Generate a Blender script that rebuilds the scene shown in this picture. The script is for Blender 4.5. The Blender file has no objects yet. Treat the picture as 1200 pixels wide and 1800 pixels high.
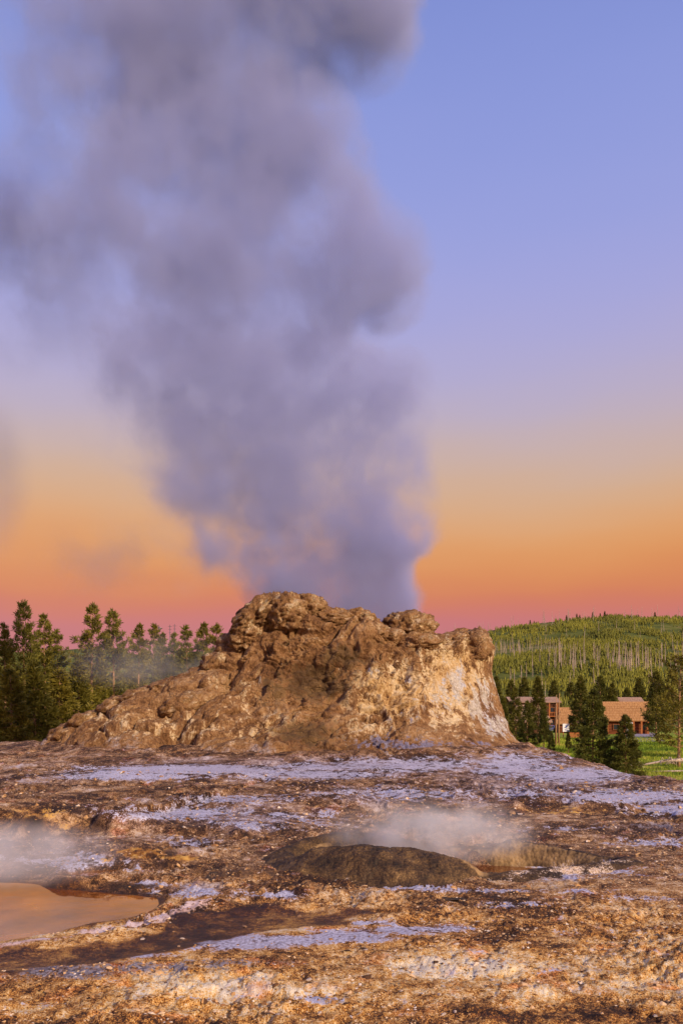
import bpy, math, random
import numpy as np
from mathutils import Vector

# ------------------------------------------------------------------ camera, sky, sun, exposure
scene = bpy.context.scene
COL = scene.collection
F, HZ, EYE = 1400.0, 1240.0, 1.7            # focal length / horizon row in photo pixels, eye height

cam = bpy.data.cameras.new('camera')
cam.sensor_fit = 'VERTICAL'; cam.sensor_height = 36.0; cam.sensor_width = 24.0
cam.lens = F / 1800 * 36; cam.shift_y = (HZ - 900) / 1800
cam.clip_start = 0.1; cam.clip_end = 20000
camo = bpy.data.objects.new('camera', cam); COL.objects.link(camo)
camo.location = (0, 0, EYE); camo.rotation_euler = (math.radians(90), 0, 0)
scene.camera = camo

def lin(r, g, b):
    f = lambda c: (c/255/12.92 if c/255 <= 0.04045 else ((c/255+0.055)/1.055)**2.4)
    return (f(r), f(g), f(b), 1.0)

SUN_DIR = Vector((0.58, -0.70, 0.44)).normalized()      # towards the sun
w = bpy.data.worlds.new('World'); scene.world = w; w.use_nodes = True
nt = w.node_tree; nt.nodes.clear()
out = nt.nodes.new('ShaderNodeOutputWorld')
tc = nt.nodes.new('ShaderNodeTexCoord'); sep = nt.nodes.new('ShaderNodeSeparateXYZ')
nt.links.new(tc.outputs['Generated'], sep.inputs[0])
ramp = nt.nodes.new('ShaderNodeValToRGB')
hz = nt.nodes.new('ShaderNodeTexNoise'); hz.inputs['Scale'].default_value = 2.2; hz.inputs['Detail'].default_value = 4
mp = nt.nodes.new('ShaderNodeVectorMath'); mp.operation = 'MULTIPLY'; mp.inputs[1].default_value = (1, 1, 3.5)
nt.links.new(tc.outputs['Generated'], mp.inputs[0]); nt.links.new(mp.outputs[0], hz.inputs['Vector'])
ma = nt.nodes.new('ShaderNodeMath'); ma.operation = 'MULTIPLY_ADD'; ma.inputs[1].default_value = 0.07; ma.inputs[2].default_value = -0.035
ad = nt.nodes.new('ShaderNodeMath'); ad.operation = 'ADD'
nt.links.new(hz.outputs['Fac'], ma.inputs[0]); nt.links.new(ma.outputs[0], ad.inputs[0]); nt.links.new(sep.outputs['Z'], ad.inputs[1]); nt.links.new(ad.outputs[0], ramp.inputs[0])
SKY = [(1100, (200, 104, 108)), (1072, (208, 108, 84)), (1040, (216, 120, 60)), (985, (226, 146, 68)), (930, (226, 162, 100)),
       (860, (214, 174, 138)), (770, (198, 176, 180)), (680, (182, 172, 208)), (570, (170, 168, 220)), (400, (156, 163, 224)), (200, (143, 155, 221)), (0, (134, 148, 216))]
cr = ramp.color_ramp; cr.interpolation = 'B_SPLINE'
els = [(0.0, (186, 96, 112)), (0.05, (190, 100, 114))]
for y, c in SKY:
    t = (HZ - y) / F
    els.append((t / math.sqrt(1 + t*t), c))
els.append((0.95, (112, 130, 204)))
while len(cr.elements) < len(els): cr.elements.new(0.5)
for e, (p, c) in zip(cr.elements, els):
    e.position = p; e.color = lin(*c)
sky = nt.nodes.new('ShaderNodeTexSky'); sky.sky_type = 'NISHITA'; sky.sun_disc = False
sky.sun_elevation = math.asin(SUN_DIR.z); sky.sun_rotation = math.atan2(SUN_DIR.x, SUN_DIR.y)
b1 = nt.nodes.new('ShaderNodeBackground'); b1.inputs[1].default_value = 0.93
b2 = nt.nodes.new('ShaderNodeBackground'); b2.inputs[1].default_value = 0.012
nt.links.new(ramp.outputs[0], b1.inputs[0]); nt.links.new(sky.outputs[0], b2.inputs[0])
add = nt.nodes.new('ShaderNodeAddShader')
nt.links.new(b1.outputs[0], add.inputs[0]); nt.links.new(b2.outputs[0], add.inputs[1])
nt.links.new(add.outputs[0], out.inputs[0])

sl = bpy.data.lights.new('sun', 'SUN'); sl.energy = 5.0; sl.angle = math.radians(2.5); sl.color = (1.0, 0.78, 0.52)
so = bpy.data.objects.new('sun', sl); COL.objects.link(so)
so.rotation_euler = (-SUN_DIR).to_track_quat('-Z', 'Y').to_euler(); so.location = (30, -30, 40)

vs = scene.view_settings
vs.view_transform = 'Standard'; vs.look = 'None'; vs.exposure = 0.0; vs.gamma = 1.0; vs.use_curve_mapping = False
cy = scene.cycles
cy.use_denoising = True; cy.max_bounces = 6; cy.diffuse_bounces = 2; cy.glossy_bounces = 3
cy.transmission_bounces = 3; cy.volume_bounces = 2; cy.transparent_max_bounces = 8
cy.volume_step_rate = 0.7; cy.volume_max_steps = 160; cy.use_adaptive_sampling = True; cy.adaptive_threshold = 0.02
cy.caustics_reflective = False; cy.caustics_refractive = False

# ------------------------------------------------------------------ helpers
R = random.Random(7)
NR = np.random.RandomState(11)

def P(px, py, z=0.0):
    d = F * (EYE - z) / (py - HZ)
    return np.array([(px - 600) / F * d, d, z])
def PD(px, py, d):
    return np.array([(px - 600) / F * d, d, EYE - (py - HZ) * d / F])
def proj(x, y, z):
    return 600 + F * x / y, HZ + F * (EYE - z) / y

def sm(a, b, x):
    t = np.clip((x - a) / (b - a), 0, 1)
    return t * t * (3 - 2 * t)

def _h(i, j, k, s):
    n = (i.astype(np.int64) * 374761393 + j.astype(np.int64) * 668265263 + k.astype(np.int64) * 1274126177 + s * 974634777) & 0xffffffff
    n = ((n ^ (n >> 13)) * 1274126177) & 0xffffffff
    n = ((n ^ (n >> 16)) * 2246822519) & 0xffffffff
    return (n ^ (n >> 15)) & 0xffffffff

def noise3(x, y, z, s=0):
    xi, yi, zi = np.floor(x).astype(np.int64), np.floor(y).astype(np.int64), np.floor(z).astype(np.int64)
    fx, fy, fz = x - xi, y - yi, z - zi
    u, v, w_ = fx*fx*fx*(fx*(fx*6-15)+10), fy*fy*fy*(fy*(fy*6-15)+10), fz*fz*fz*(fz*(fz*6-15)+10)
    def g(a, b, c):
        h = _h(xi+a, yi+b, zi+c, s)
        gx = ((h & 1023) / 511.5 - 1); gy = (((h >> 10) & 1023) / 511.5 - 1); gz = (((h >> 20) & 1023) / 511.5 - 1)
        return gx*(fx-a) + gy*(fy-b) + gz*(fz-c)
    l = lambda a, b, t: a + (b-a)*t
    return 1.25*l(l(l(g(0,0,0), g(1,0,0), u), l(g(0,1,0), g(1,1,0), u), v), l(l(g(0,0,1), g(1,0,1), u), l(g(0,1,1), g(1,1,1), u), v), w_)

def noise2(x, y, s=0):
    xi, yi = np.floor(x).astype(np.int64), np.floor(y).astype(np.int64)
    fx, fy = x - xi, y - yi
    u, v = fx*fx*fx*(fx*(fx*6-15)+10), fy*fy*fy*(fy*(fy*6-15)+10)
    zz = np.zeros_like(xi)
    def g(a, b):
        h = _h(xi+a, yi+b, zz, s); an = (h & 4095) * (2*math.pi/4096)
        return np.cos(an)*(fx-a) + np.sin(an)*(fy-b)
    l = lambda a, b, t: a + (b-a)*t
    return 1.5*l(l(g(0,0), g(1,0), u), l(g(0,1), g(1,1), u), v)

def fbm2(x, y, sc, o=4, s=0, gain=0.5):
    r, a, f = 0, 1.0, 1.0/sc
    for k in range(o):
        r = r + a*noise2(x*f + 17.3*k, y*f - 9.1*k, s+k); a *= gain; f *= 2.03
    return r
def fbm3(x, y, z, sc, o=4, s=0, gain=0.5):
    r, a, f = 0, 1.0, 1.0/sc
    for k in range(o):
        r = r + a*noise3(x*f + 17.3*k, y*f - 9.1*k, z*f + 3.7*k, s+k); a *= gain; f *= 2.03
    return r
def worley2(x, y, s=0):
    xi, yi = np.floor(x).astype(np.int64), np.floor(y).astype(np.int64)
    d1 = np.full(x.shape, 9.0); cell = np.zeros(x.shape); zz = np.zeros_like(xi)
    for a in (-1, 0, 1):
        for b in (-1, 0, 1):
            h = _h(xi+a, yi+b, zz, s)
            px = xi + a + (h & 1023)/1023.; py = yi + b + ((h >> 10) & 1023)/1023.
            d = np.hypot(px-x, py-y); m = d < d1
            d1 = np.where(m, d, d1); cell = np.where(m, ((h >> 20) & 1023)/1023., cell)
    return d1, cell
def worley3(x, y, z, s=0):
    xi, yi, zi = np.floor(x).astype(np.int64), np.floor(y).astype(np.int64), np.floor(z).astype(np.int64)
    d1 = np.full(x.shape, 9.0); d2 = np.full(x.shape, 9.0)
    for a in (-1, 0, 1):
        for b in (-1, 0, 1):
            for c in (-1, 0, 1):
                h = _h(xi+a, yi+b, zi+c, s)
                d = np.sqrt((xi+a+(h & 1023)/1023.-x)**2 + (yi+b+((h >> 10) & 1023)/1023.-y)**2 + (zi+c+((h >> 20) & 1023)/1023.-z)**2)
                n1 = np.minimum(d, d1); d2 = np.minimum(d2, np.maximum(d, d1)); d1 = n1
    return d1, d2

def sdf_poly(x, y, poly):
    """signed distance, negative inside"""
    d = np.full(x.shape, 1e9); ins = np.zeros(x.shape, bool); n = len(poly)
    for i in range(n):
        ax, ay = poly[i][:2]; bx, by = poly[(i+1) % n][:2]
        ex, ey = bx-ax, by-ay
        t = np.clip(((x-ax)*ex + (y-ay)*ey)/(ex*ex+ey*ey+1e-12), 0, 1)
        d = np.minimum(d, (x-ax-ex*t)**2 + (y-ay-ey*t)**2)
        c = ((ay > y) != (by > y)) & (x < (bx-ax)*(y-ay)/((by-ay) if by != ay else 1e-9) + ax)
        ins ^= c
    d = np.sqrt(d)
    return np.where(ins, -d, d)
def near_line(x, y, pts):
    """distance to a polyline and the values (columns 2..) interpolated at the nearest point"""
    pts = np.asarray(pts, float); best = np.full(x.shape, 1e9); val = np.zeros(x.shape + (pts.shape[1]-2,))
    for i in range(len(pts)-1):
        a, b = pts[i], pts[i+1]; e = b[:2]-a[:2]
        t = np.clip(((x-a[0])*e[0] + (y-a[1])*e[1])/(e@e+1e-12), 0, 1)
        d = np.hypot(x-a[0]-e[0]*t, y-a[1]-e[1]*t); m = d < best
        best = np.where(m, d, best)
        val[m] = (a[2:] + (b[2:]-a[2:])*t[..., None])[m]
    return best, val

def mesh(name, V, Fc, mat=None, smooth=True, attrs=None):
    V = np.ascontiguousarray(V, np.float32).reshape(-1, 3); Fc = np.ascontiguousarray(Fc, np.int32)
    k = Fc.shape[1]
    me = bpy.data.meshes.new(name)
    me.vertices.add(len(V)); me.vertices.foreach_set('co', V.ravel())
    me.loops.add(Fc.size); me.loops.foreach_set('vertex_index', Fc.ravel())
    me.polygons.add(len(Fc)); me.polygons.foreach_set('loop_start', np.arange(0, Fc.size, k, dtype=np.int32))
    me.polygons.foreach_set('use_smooth', np.full(len(Fc), smooth))
    for a, v in (attrs or {}).items():
        at = me.attributes.new(a, 'FLOAT', 'POINT'); at.data.foreach_set('value', np.ascontiguousarray(v, np.float32).ravel())
    me.update(calc_edges=True)
    if mat: me.materials.append(mat)
    return me
def grid_faces(nr, nc, wrap=False):
    i = np.arange(nr-1)[:, None]; j = np.arange(nc if wrap else nc-1)[None, :]
    j2 = (j+1) % nc
    return np.stack([i*nc+j+0*i, i*nc+j2, (i+1)*nc+j2, (i+1)*nc+j], -1).reshape(-1, 4)
def obj(name, me, parent=None, loc=None, kind=None, label=None, cat=None, group=None):
    o = bpy.data.objects.new(name, me); COL.objects.link(o)
    if parent: o.parent = parent
    if loc is not None: o.location = loc
    tag(o, label, cat, group, kind)
    return o
def tag(o, label=None, cat=None, group=None, kind=None):
    if label: o['label'] = label
    if cat: o['category'] = cat
    if group: o['group'] = group
    if kind: o['kind'] = kind
    return o
def empty(name, loc, label, cat, group=None, rz=0):
    o = bpy.data.objects.new(name, None); COL.objects.link(o); o.location = loc; o.rotation_euler = (0, 0, rz)
    o.empty_display_size = 0.2
    return tag(o, label, cat, group)

class MB:
    """collects boxes / prisms / tubes as triangles"""
    def __init__(s): s.v = []; s.f = []
    def add(s, v, f):
        o = len(s.v); s.v += [tuple(p) for p in v]
        for q in f:
            for k in range(1, len(q)-1): s.f.append((o+q[0], o+q[k], o+q[k+1]))
        return s
    def box(s, x0, x1, y0, y1, z0, z1):
        return s.add([(x0,y0,z0),(x1,y0,z0),(x1,y1,z0),(x0,y1,z0),(x0,y0,z1),(x1,y0,z1),(x1,y1,z1),(x0,y1,z1)],
                     [(3,2,1,0),(4,5,6,7),(0,1,5,4),(1,2,6,5),(2,3,7,6),(3,0,4,7)])
    def tube(s, pts, rad, n=6, cap=True):
        pts = [Vector(p) for p in pts]; rings = []
        for i, p in enumerate(pts):
            t = (pts[min(i+1, len(pts)-1)] - pts[max(i-1, 0)]).normalized()
            a = t.orthogonal().normalized() if abs(t.z) > 0.98 else t.cross(Vector((0,0,1))).normalized()
            if abs(t.z) > 0.98: a = (Vector((1,0,0)) - t*t.x).normalized()
            b = t.cross(a); r = rad[i] if hasattr(rad, '__len__') else rad
            rings.append([p + (a*math.cos(2*math.pi*k/n) + b*math.sin(2*math.pi*k/n))*r for k in range(n)])
        o = [q for r_ in rings for q in r_]; f = []
        for i in range(len(pts)-1):
            for k in range(n):
                f.append((i*n+k, i*n+(k+1) % n, (i+1)*n+(k+1) % n, (i+1)*n+k))
        if cap: f += [tuple(range(n))[::-1], tuple((len(pts)-1)*n+k for k in range(n))]
        return s.add(o, f)
    def me(s, name, mat, smooth=False): return mesh(name, s.v, s.f, mat, smooth)

# ---- material helper
class NT:
    def __init__(s, name):
        s.m = bpy.data.materials.new(name); s.m.use_nodes = True; s.t = s.m.node_tree; s.t.nodes.clear()
        s.out = s.n('ShaderNodeOutputMaterial')
    def n(s, typ, **kw):
        nd = s.t.nodes.new(typ)
        for k, v in kw.items():
            if k == 'ins':
                for a, b in v.items(): s.set(nd.inputs[a], b)
            else: setattr(nd, k, v)
        return nd
    def set(s, sock, v):
        if isinstance(v, bpy.types.NodeSocket): s.t.links.new(v, sock)
        else:
            if hasattr(sock.default_value, '__len__') and hasattr(v, '__len__') and len(sock.default_value) == 4 and len(v) == 3: v = (*v, 1)
            sock.default_value = v
    def attr(s, name): return s.n('ShaderNodeAttribute', attribute_name=name).outputs['Fac']
    def pos(s, obj_space=True):
        return s.n('ShaderNodeTexCoord').outputs['Object'] if obj_space else s.n('ShaderNodeNewGeometry').outputs['Position']
    def scale(s, v, sc): return s.n('ShaderNodeVectorMath', operation='MULTIPLY', ins={0: v, 1: sc}).outputs[0]
    def noise(s, v, sc, det=4, rough=0.55, dist=0.0, col=False):
        nd = s.n('ShaderNodeTexNoise', ins={'Vector': v, 'Scale': sc, 'Detail': det, 'Roughness': rough, 'Distortion': dist})
        return nd.outputs['Color' if col else 'Fac']
    def voro(s, v, sc, feat='F1', out='Distance'):
        return s.n('ShaderNodeTexVoronoi', feature=feat, ins={'Vector': v, 'Scale': sc}).outputs[out]
    def ramp(s, f, stops, interp='LINEAR'):
        nd = s.n('ShaderNodeValToRGB', ins={0: f}); c = nd.color_ramp; c.interpolation = interp
        while len(c.elements) < len(stops): c.elements.new(0.5)
        for e, (p, q) in zip(c.elements, stops):
            e.position = p; e.color = (*q, 1) if len(q) == 3 else q
        return nd.outputs[0]
    def math(s, op, a, b=0.0, clamp=False):
        return s.n('ShaderNodeMath', operation=op, use_clamp=clamp, ins={0: a, 1: b}).outputs[0]
    def mr(s, v, a, b, c=0.0, d=1.0, smooth=True):
        return s.n('ShaderNodeMapRange', interpolation_type='SMOOTHSTEP' if smooth else 'LINEAR', ins={0: v, 1: a, 2: b, 3: c, 4: d}).outputs[0]
    def mix(s, f, a, b, mode='MIX'):
        nd = s.n('ShaderNodeMix', data_type='RGBA', blend_type=mode)
        s.set(nd.inputs[0], f); s.set(nd.inputs[6], a); s.set(nd.inputs[7], b)
        return nd.outputs[2]
    def bump(s, h, strength=0.5, dist=0.02, normal=None):
        nd = s.n('ShaderNodeBump', ins={'Height': h, 'Strength': strength, 'Distance': dist})
        if normal is not None: s.set(nd.inputs['Normal'], normal)
        return nd.outputs[0]
    def bsdf(s, col, rough=0.8, normal=None, spec=0.3, **kw):
        b = s.n('ShaderNodeBsdfPrincipled', ins={'Base Color': col, 'Roughness': rough, 'Specular IOR Level': spec})
        if normal is not None: s.set(b.inputs['Normal'], normal)
        for k, v in kw.items(): s.set(b.inputs[k], v)
        s.t.links.new(b.outputs[0], s.out.inputs['Surface'])
        return s.m

# ------------------------------------------------------------------ materials
def sinter_stack(n, p, warm=1.0):
    """shared crust colours: returns warm crust, pale sinter, and three noises"""
    n1 = n.noise(p, 1.1, 5, 0.6); n2 = n.noise(p, 7.0, 5, 0.65); n3 = n.noise(p, 38.0, 4, 0.7)
    f = n.math('ADD', n.math('MULTIPLY', n1, 0.42), n.math('ADD', n.math('MULTIPLY', n2, 0.38), n.math('MULTIPLY', n3, 0.34)))
    return f, n1, n2, n3

def ground_material():
    n = NT('sinter_crust'); p = n.pos()
    f, n1, n2, n3 = sinter_stack(n, p)
    n4 = n.noise(p, 120, 3, 0.7)
    f = n.math('ADD', n.math('ADD', f, n.math('MULTIPLY', n.math('SUBTRACT', n4, 0.5), 0.42)), n.math('MULTIPLY', n.attr('lift'), 0.5))
    f = n.math('SUBTRACT', f, n.math('MULTIPLY', n.attr('far'), 0.040))
    f = n.math('ADD', n.math('MULTIPLY', n.math('SUBTRACT', f, 0.57), 1.9), 0.55)
    base = n.ramp(f, [(0.38, (0.030, 0.012, 0.006)), (0.46, (0.13, 0.052, 0.018)), (0.52, (0.38, 0.150, 0.032)), (0.58, (0.64, 0.31, 0.070)),
                      (0.66, (0.76, 0.50, 0.20)), (0.78, (0.84, 0.72, 0.56))])
    # far ground browner and duller than the orange foreground
    brown = n.ramp(f, [(0.38, (0.028, 0.012, 0.007)), (0.47, (0.14, 0.060, 0.026)), (0.55, (0.36, 0.185, 0.075)), (0.64, (0.54, 0.36, 0.20)), (0.76, (0.68, 0.58, 0.54))])
    base = n.mix(n.attr('far'), base, brown)
    # hue drift: reddish iron patches and ochre algae patches
    nr = n.noise(p, 2.6, 3, 0.6)
    base = n.mix(n.mr(nr, 0.55, 0.72, 0, 0.55), base, n.mix(1.0, base, (1.25, 0.62, 0.42), 'MULTIPLY'))
    base = n.mix(n.mr(nr, 0.46, 0.30, 0, 0.5), base, n.mix(1.0, base, (1.2, 1.02, 0.55), 'MULTIPLY'))
    # pale sinter, its lavender being sky reflection put into the colour
    pale = n.ramp(n3, [(0.32, (0.16, 0.13, 0.17)), (0.46, (0.39, 0.37, 0.49)), (0.60, (0.64, 0.63, 0.80))])
    pm = n.math('ADD', n.math('MULTIPLY', n.attr('pale'), 1.2), n.math('ADD', n.math('MULTIPLY', n.math('SUBTRACT', n2, 0.5), 1.9), n.math('MULTIPLY', n.math('SUBTRACT', n3, 0.5), 1.25)))
    pm = n.math('ADD', pm, n.math('MULTIPLY', n.math('SUBTRACT', nr, 0.5), 1.3))
    pm = n.mr(pm, 0.38, 0.66)
    mv = n.mr(n.math('ADD', n.attr('mauve'), n.math('MULTIPLY', n.math('SUBTRACT', n1, 0.5), 1.6)), 0.22, 0.72, 0.0, 0.78)
    base = n.mix(mv, base, n.ramp(f, [(0.39, (0.055, 0.034, 0.040)), (0.50, (0.20, 0.135, 0.14)), (0.62, (0.42, 0.34, 0.36)), (0.74, (0.60, 0.54, 0.60))]))
    c = n.mix(pm, base, pale)
    # blue-grey pebbly strip
    pb = n.voro(p, 45, out='Color')
    peb = n.mix(n.n('ShaderNodeSeparateColor', ins={0: pb}).outputs[0], (0.07, 0.055, 0.065), (0.38, 0.33, 0.38))
    c = n.mix(n.mr(n.math('ADD', n.attr('pebbly'), n.math('ADD', n.math('MULTIPLY', n.math('SUBTRACT', n2, 0.5), 2.0), n.math('MULTIPLY', n.math('SUBTRACT', n3, 0.5), 1.6))), 0.36, 0.72), c, peb)
    # pink-white mineral rim, orange mats, wet dark runoff
    c = n.mix(n.mr(n.math('ADD', n.attr('pink'), n.math('ADD', n.math('MULTIPLY', n.math('SUBTRACT', n2, 0.5), 1.6), n.math('MULTIPLY', n.math('SUBTRACT', n3, 0.5), 1.4))), 0.36, 0.7), c, n.ramp(n2, [(0.35, (0.62, 0.36, 0.26)), (0.6, (0.80, 0.62, 0.60))]))
    c = n.mix(n.mr(n.math('ADD', n.attr('mat'), n.math('ADD', n.math('MULTIPLY', n.math('SUBTRACT', n2, 0.5), 1.8), n.math('MULTIPLY', n.math('SUBTRACT', n3, 0.5), 1.4))), 0.36, 0.7), c, n.ramp(n2, [(0.40, (0.16, 0.06, 0.012)), (0.5, (0.40, 0.17, 0.03)), (0.62, (0.66, 0.38, 0.09))]))
    dk = n.mr(n.math('ADD', n.attr('dark'), n.math('ADD', n.math('MULTIPLY', n.math('SUBTRACT', n2, 0.5), 1.5), n.math('MULTIPLY', n.math('SUBTRACT', n3, 0.5), 1.2))), 0.40, 0.64)
    c = n.mix(dk, c, n.ramp(f, [(0.4, (0.030, 0.016, 0.010)), (0.62, (0.13, 0.065, 0.032))]))
    wt = n.mr(n.math('ADD', n.attr('wet'), n.math('ADD', n.math('MULTIPLY', n.math('SUBTRACT', n2, 0.5), 1.3), n.math('MULTIPLY', n.math('SUBTRACT', n3, 0.5), 1.1))), 0.36, 0.66)
    c = n.mix(wt, c, n.ramp(f, [(0.42, (0.022, 0.008, 0.002)), (0.54, (0.065, 0.022, 0.004)), (0.63, (0.17, 0.062, 0.010)), (0.76, (0.42, 0.22, 0.05))]))
    rough = n.mix(wt, n.mix(pm, (0.86,)*3, (0.40,)*3), (0.5,)*3)
    h = n.math('ADD', n.math('MULTIPLY', n3, 0.6), n.noise(p, 110, 3, 0.7))
    bs = n.n('ShaderNodeMath', operation='MULTIPLY_ADD', ins={0: wt, 1: -0.45, 2: 1.0}).outputs[0]
    return n.bsdf(c, rough, n.bump(h, bs, 0.013), 0.3)

def cone_material():
    n = NT('geyserite'); p = n.pos()
    n1 = n.noise(p, 0.9, 5, 0.6); n2 = n.noise(n.scale(p, (1, 1, .62)), 3.4, 6, 0.65); n3 = n.noise(n.scale(p, (1, 1, .7)), 17.0, 5, 0.72)
    f = n.math('ADD', n.math('MULTIPLY', n1, 0.40), n.math('ADD', n.math('MULTIPLY', n2, 0.46), n.math('MULTIPLY', n3, 0.42)))
    f = n.math('SUBTRACT', f, 0.075)
    brown = n.ramp(f, [(0.39, (0.050, 0.024, 0.012)), (0.47, (0.155, 0.076, 0.034)), (0.54, (0.30, 0.160, 0.070)), (0.63, (0.47, 0.29, 0.145)), (0.74, (0.58, 0.43, 0.30))])
    brown = n.mix(1.0, brown, (.90, .84, .78), 'MULTIPLY')
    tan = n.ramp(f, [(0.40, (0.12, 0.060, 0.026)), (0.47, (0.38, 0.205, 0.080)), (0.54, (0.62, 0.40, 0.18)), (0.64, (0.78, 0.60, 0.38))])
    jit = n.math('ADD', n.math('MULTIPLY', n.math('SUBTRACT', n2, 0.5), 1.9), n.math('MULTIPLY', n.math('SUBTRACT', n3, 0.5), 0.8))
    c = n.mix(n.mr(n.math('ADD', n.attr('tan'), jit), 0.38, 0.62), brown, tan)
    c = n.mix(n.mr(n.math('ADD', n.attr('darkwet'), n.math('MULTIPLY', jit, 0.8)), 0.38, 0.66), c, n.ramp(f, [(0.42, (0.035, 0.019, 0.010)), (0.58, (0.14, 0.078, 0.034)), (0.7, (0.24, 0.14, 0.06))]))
    c = n.mix(n.mr(n.math('ADD', n.attr('pale'), jit), 0.45, 0.62), c, n.ramp(n3, [(0.36, (0.26, 0.22, 0.22)), (0.48, (0.50, 0.47, 0.50)), (0.62, (0.68, 0.66, 0.74))]))
    c = n.mix(n.mr(n.math('ADD', n.attr('violet'), jit), 0.45, 0.64), c, n.ramp(n3, [(0.35, (0.10, 0.08, 0.12)), (0.62, (0.34, 0.30, 0.42))]))
    ns = n.noise(n.scale(p, (1, 1, .16)), 3.2, 5, 0.6)
    c = n.mix(n.math('MULTIPLY', n.mr(n.math('ADD', n.attr('pale'), n.math('MULTIPLY', n.math('SUBTRACT', ns, .5), 2.4)), .40, .62), .8), c, n.ramp(n3, [(0.35, (0.36, 0.29, 0.24)), (0.6, (0.74, 0.67, 0.60))]))
    sk = n.mr(n.math('ADD', n.attr('skirt'), n.math('ADD', n.math('MULTIPLY', n.math('SUBTRACT', n1, .5), 1.6), n.math('MULTIPLY', jit, .6))), .40, .80, 0.0, .7)
    c = n.mix(sk, c, n.ramp(f, [(0.38, (0.050, 0.028, 0.026)), (0.48, (0.16, 0.10, 0.085)), (0.57, (0.29, 0.21, 0.20)), (0.70, (0.50, 0.43, 0.47))]))
    h = n.math('ADD', n.math('MULTIPLY', n3, 0.8), n.math('MULTIPLY', n.noise(p, 42, 4, 0.7), 0.5))
    wp = n.n('ShaderNodeVectorMath', operation='ADD', ins={0: n.scale(p, (.7, .7, 1.3)), 1: n.scale(n.noise(p, 2.5, 3, .6, col=True), (.5, .5, .5))}).outputs[0]
    ck = n.mr(n.voro(wp, 2.3, 'DISTANCE_TO_EDGE'), 0.0, 0.07)
    h = n.math('ADD', h, n.math('MULTIPLY', n.math('MULTIPLY', ck, n.mr(n1, .42, .58)), .45))
    return n.bsdf(c, 0.82, n.bump(h, 1.0, 0.09), 0.25)

def rim_material():
    n = NT('pebbled_geyserite'); p = n.pos()
    v = n.voro(p, 26); n2 = n.noise(p, 5, 5, 0.65); n3 = n.noise(p, 60, 3, 0.6)
    c = n.ramp(n.math('ADD', n.math('MULTIPLY', n2, 0.6), n.math('MULTIPLY', n3, 0.4)), [(0.39, (0.014, 0.008, 0.004)), (0.49, (0.055, 0.029, 0.012)), (0.58, (0.13, 0.072, 0.026)), (0.70, (0.36, 0.22, 0.085))])
    oc = n.ramp(n2, [(0.38, (0.085, 0.046, 0.018)), (0.62, (0.33, 0.205, 0.09))])
    c = n.mix(n.mr(n.math('ADD', n.attr('inner'), n.math('MULTIPLY', n.math('SUBTRACT', n2, 0.5), 0.8)), 0.4, 0.65), c, oc)
    c = n.mix(n.mr(n.math('ADD', n.attr('apron'), n.math('ADD', n.math('MULTIPLY', n.math('SUBTRACT', n2, 0.5), 1.6), n.math('MULTIPLY', n.math('SUBTRACT', n3, 0.5), 0.8))), 0.4, 0.62), c,
              n.ramp(n3, [(0.3, (0.26, 0.15, 0.08)), (0.5, (0.50, 0.35, 0.22)), (0.65, (0.66, 0.56, 0.55))]))
    h = n.math('ADD', n.math('MULTIPLY', n.math('SUBTRACT', 1.0, v), 1.0), n.math('MULTIPLY', n3, 0.5))
    return n.bsdf(c, 0.7, n.bump(h, 0.8, 0.012), 0.3)

def stone_material():
    n = NT('sinter_stone'); p = n.pos(); r = n.n('ShaderNodeObjectInfo').outputs['Random']
    n2 = n.noise(p, 9, 5, 0.65)
    a = n.ramp(n2, [(0.35, (0.11, 0.058, 0.03)), (0.5, (0.32, 0.17, 0.08)), (0.65, (0.52, 0.34, 0.2))])
    b = n.ramp(n2, [(0.35, (0.34, 0.24, 0.18)), (0.55, (0.62, 0.50, 0.42)), (0.7, (0.74, 0.68, 0.70))])
    return n.bsdf(n.mix(n.mr(r, 0.45, 0.75), a, b), 0.85, n.bump(n.noise(p, 40, 4), 0.6, 0.01))

def gravel_material():
    n = NT('sinter_gravel'); p = n.pos()
    n1 = n.noise(p, 14, 3, 0.6); n2 = n.n('ShaderNodeTexWhiteNoise', ins={0: n.n('ShaderNodeVectorMath', operation='SNAP', ins={0: p, 1: (0.06, 0.06, 0.2)}).outputs[0]}).outputs['Value']
    c = n.ramp(n2, [(0.0, (0.06, 0.028, 0.014)), (0.3, (0.24, 0.11, 0.04)), (0.6, (0.48, 0.26, 0.10)), (0.93, (0.62, 0.44, 0.28)), (1.0, (0.72, 0.62, 0.55))])
    return n.bsdf(c, 0.85, n.bump(n1, 0.4, 0.01))

def leaf_material(name, dark, light, yel=0.25, big=0.0):
    n = NT(name); p = n.pos(); r = n.n('ShaderNodeObjectInfo').outputs['Random']
    f = n.math('ADD', n.math('MULTIPLY', n.noise(p, 0.9, 3, 0.6), 0.75), n.math('MULTIPLY', n.noise(p, 9, 2), 0.35))
    f = n.math('ADD', f, n.math('MULTIPLY', n.math('SUBTRACT', n.noise(p, .022, 3, .6), .5), big))
    c = n.ramp(f, [(0.35, dark), (0.72, light)])
    c = n.mix(n.math('MULTIPLY', r, yel), c, n.mix(1.0, c, (1.5, 1.05, 0.5), 'MULTIPLY'))
    b = n.n('ShaderNodeBsdfPrincipled', ins={'Base Color': c, 'Roughness': 0.6, 'Specular IOR Level': 0.25})
    t = n.n('ShaderNodeBsdfTranslucent', ins={0: c}); mx = n.n('ShaderNodeMixShader', ins={0: 0.25})
    n.t.links.new(b.outputs[0], mx.inputs[1]); n.t.links.new(t.outputs[0], mx.inputs[2]); n.t.links.new(mx.outputs[0], n.out.inputs[0])
    return n.m

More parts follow.
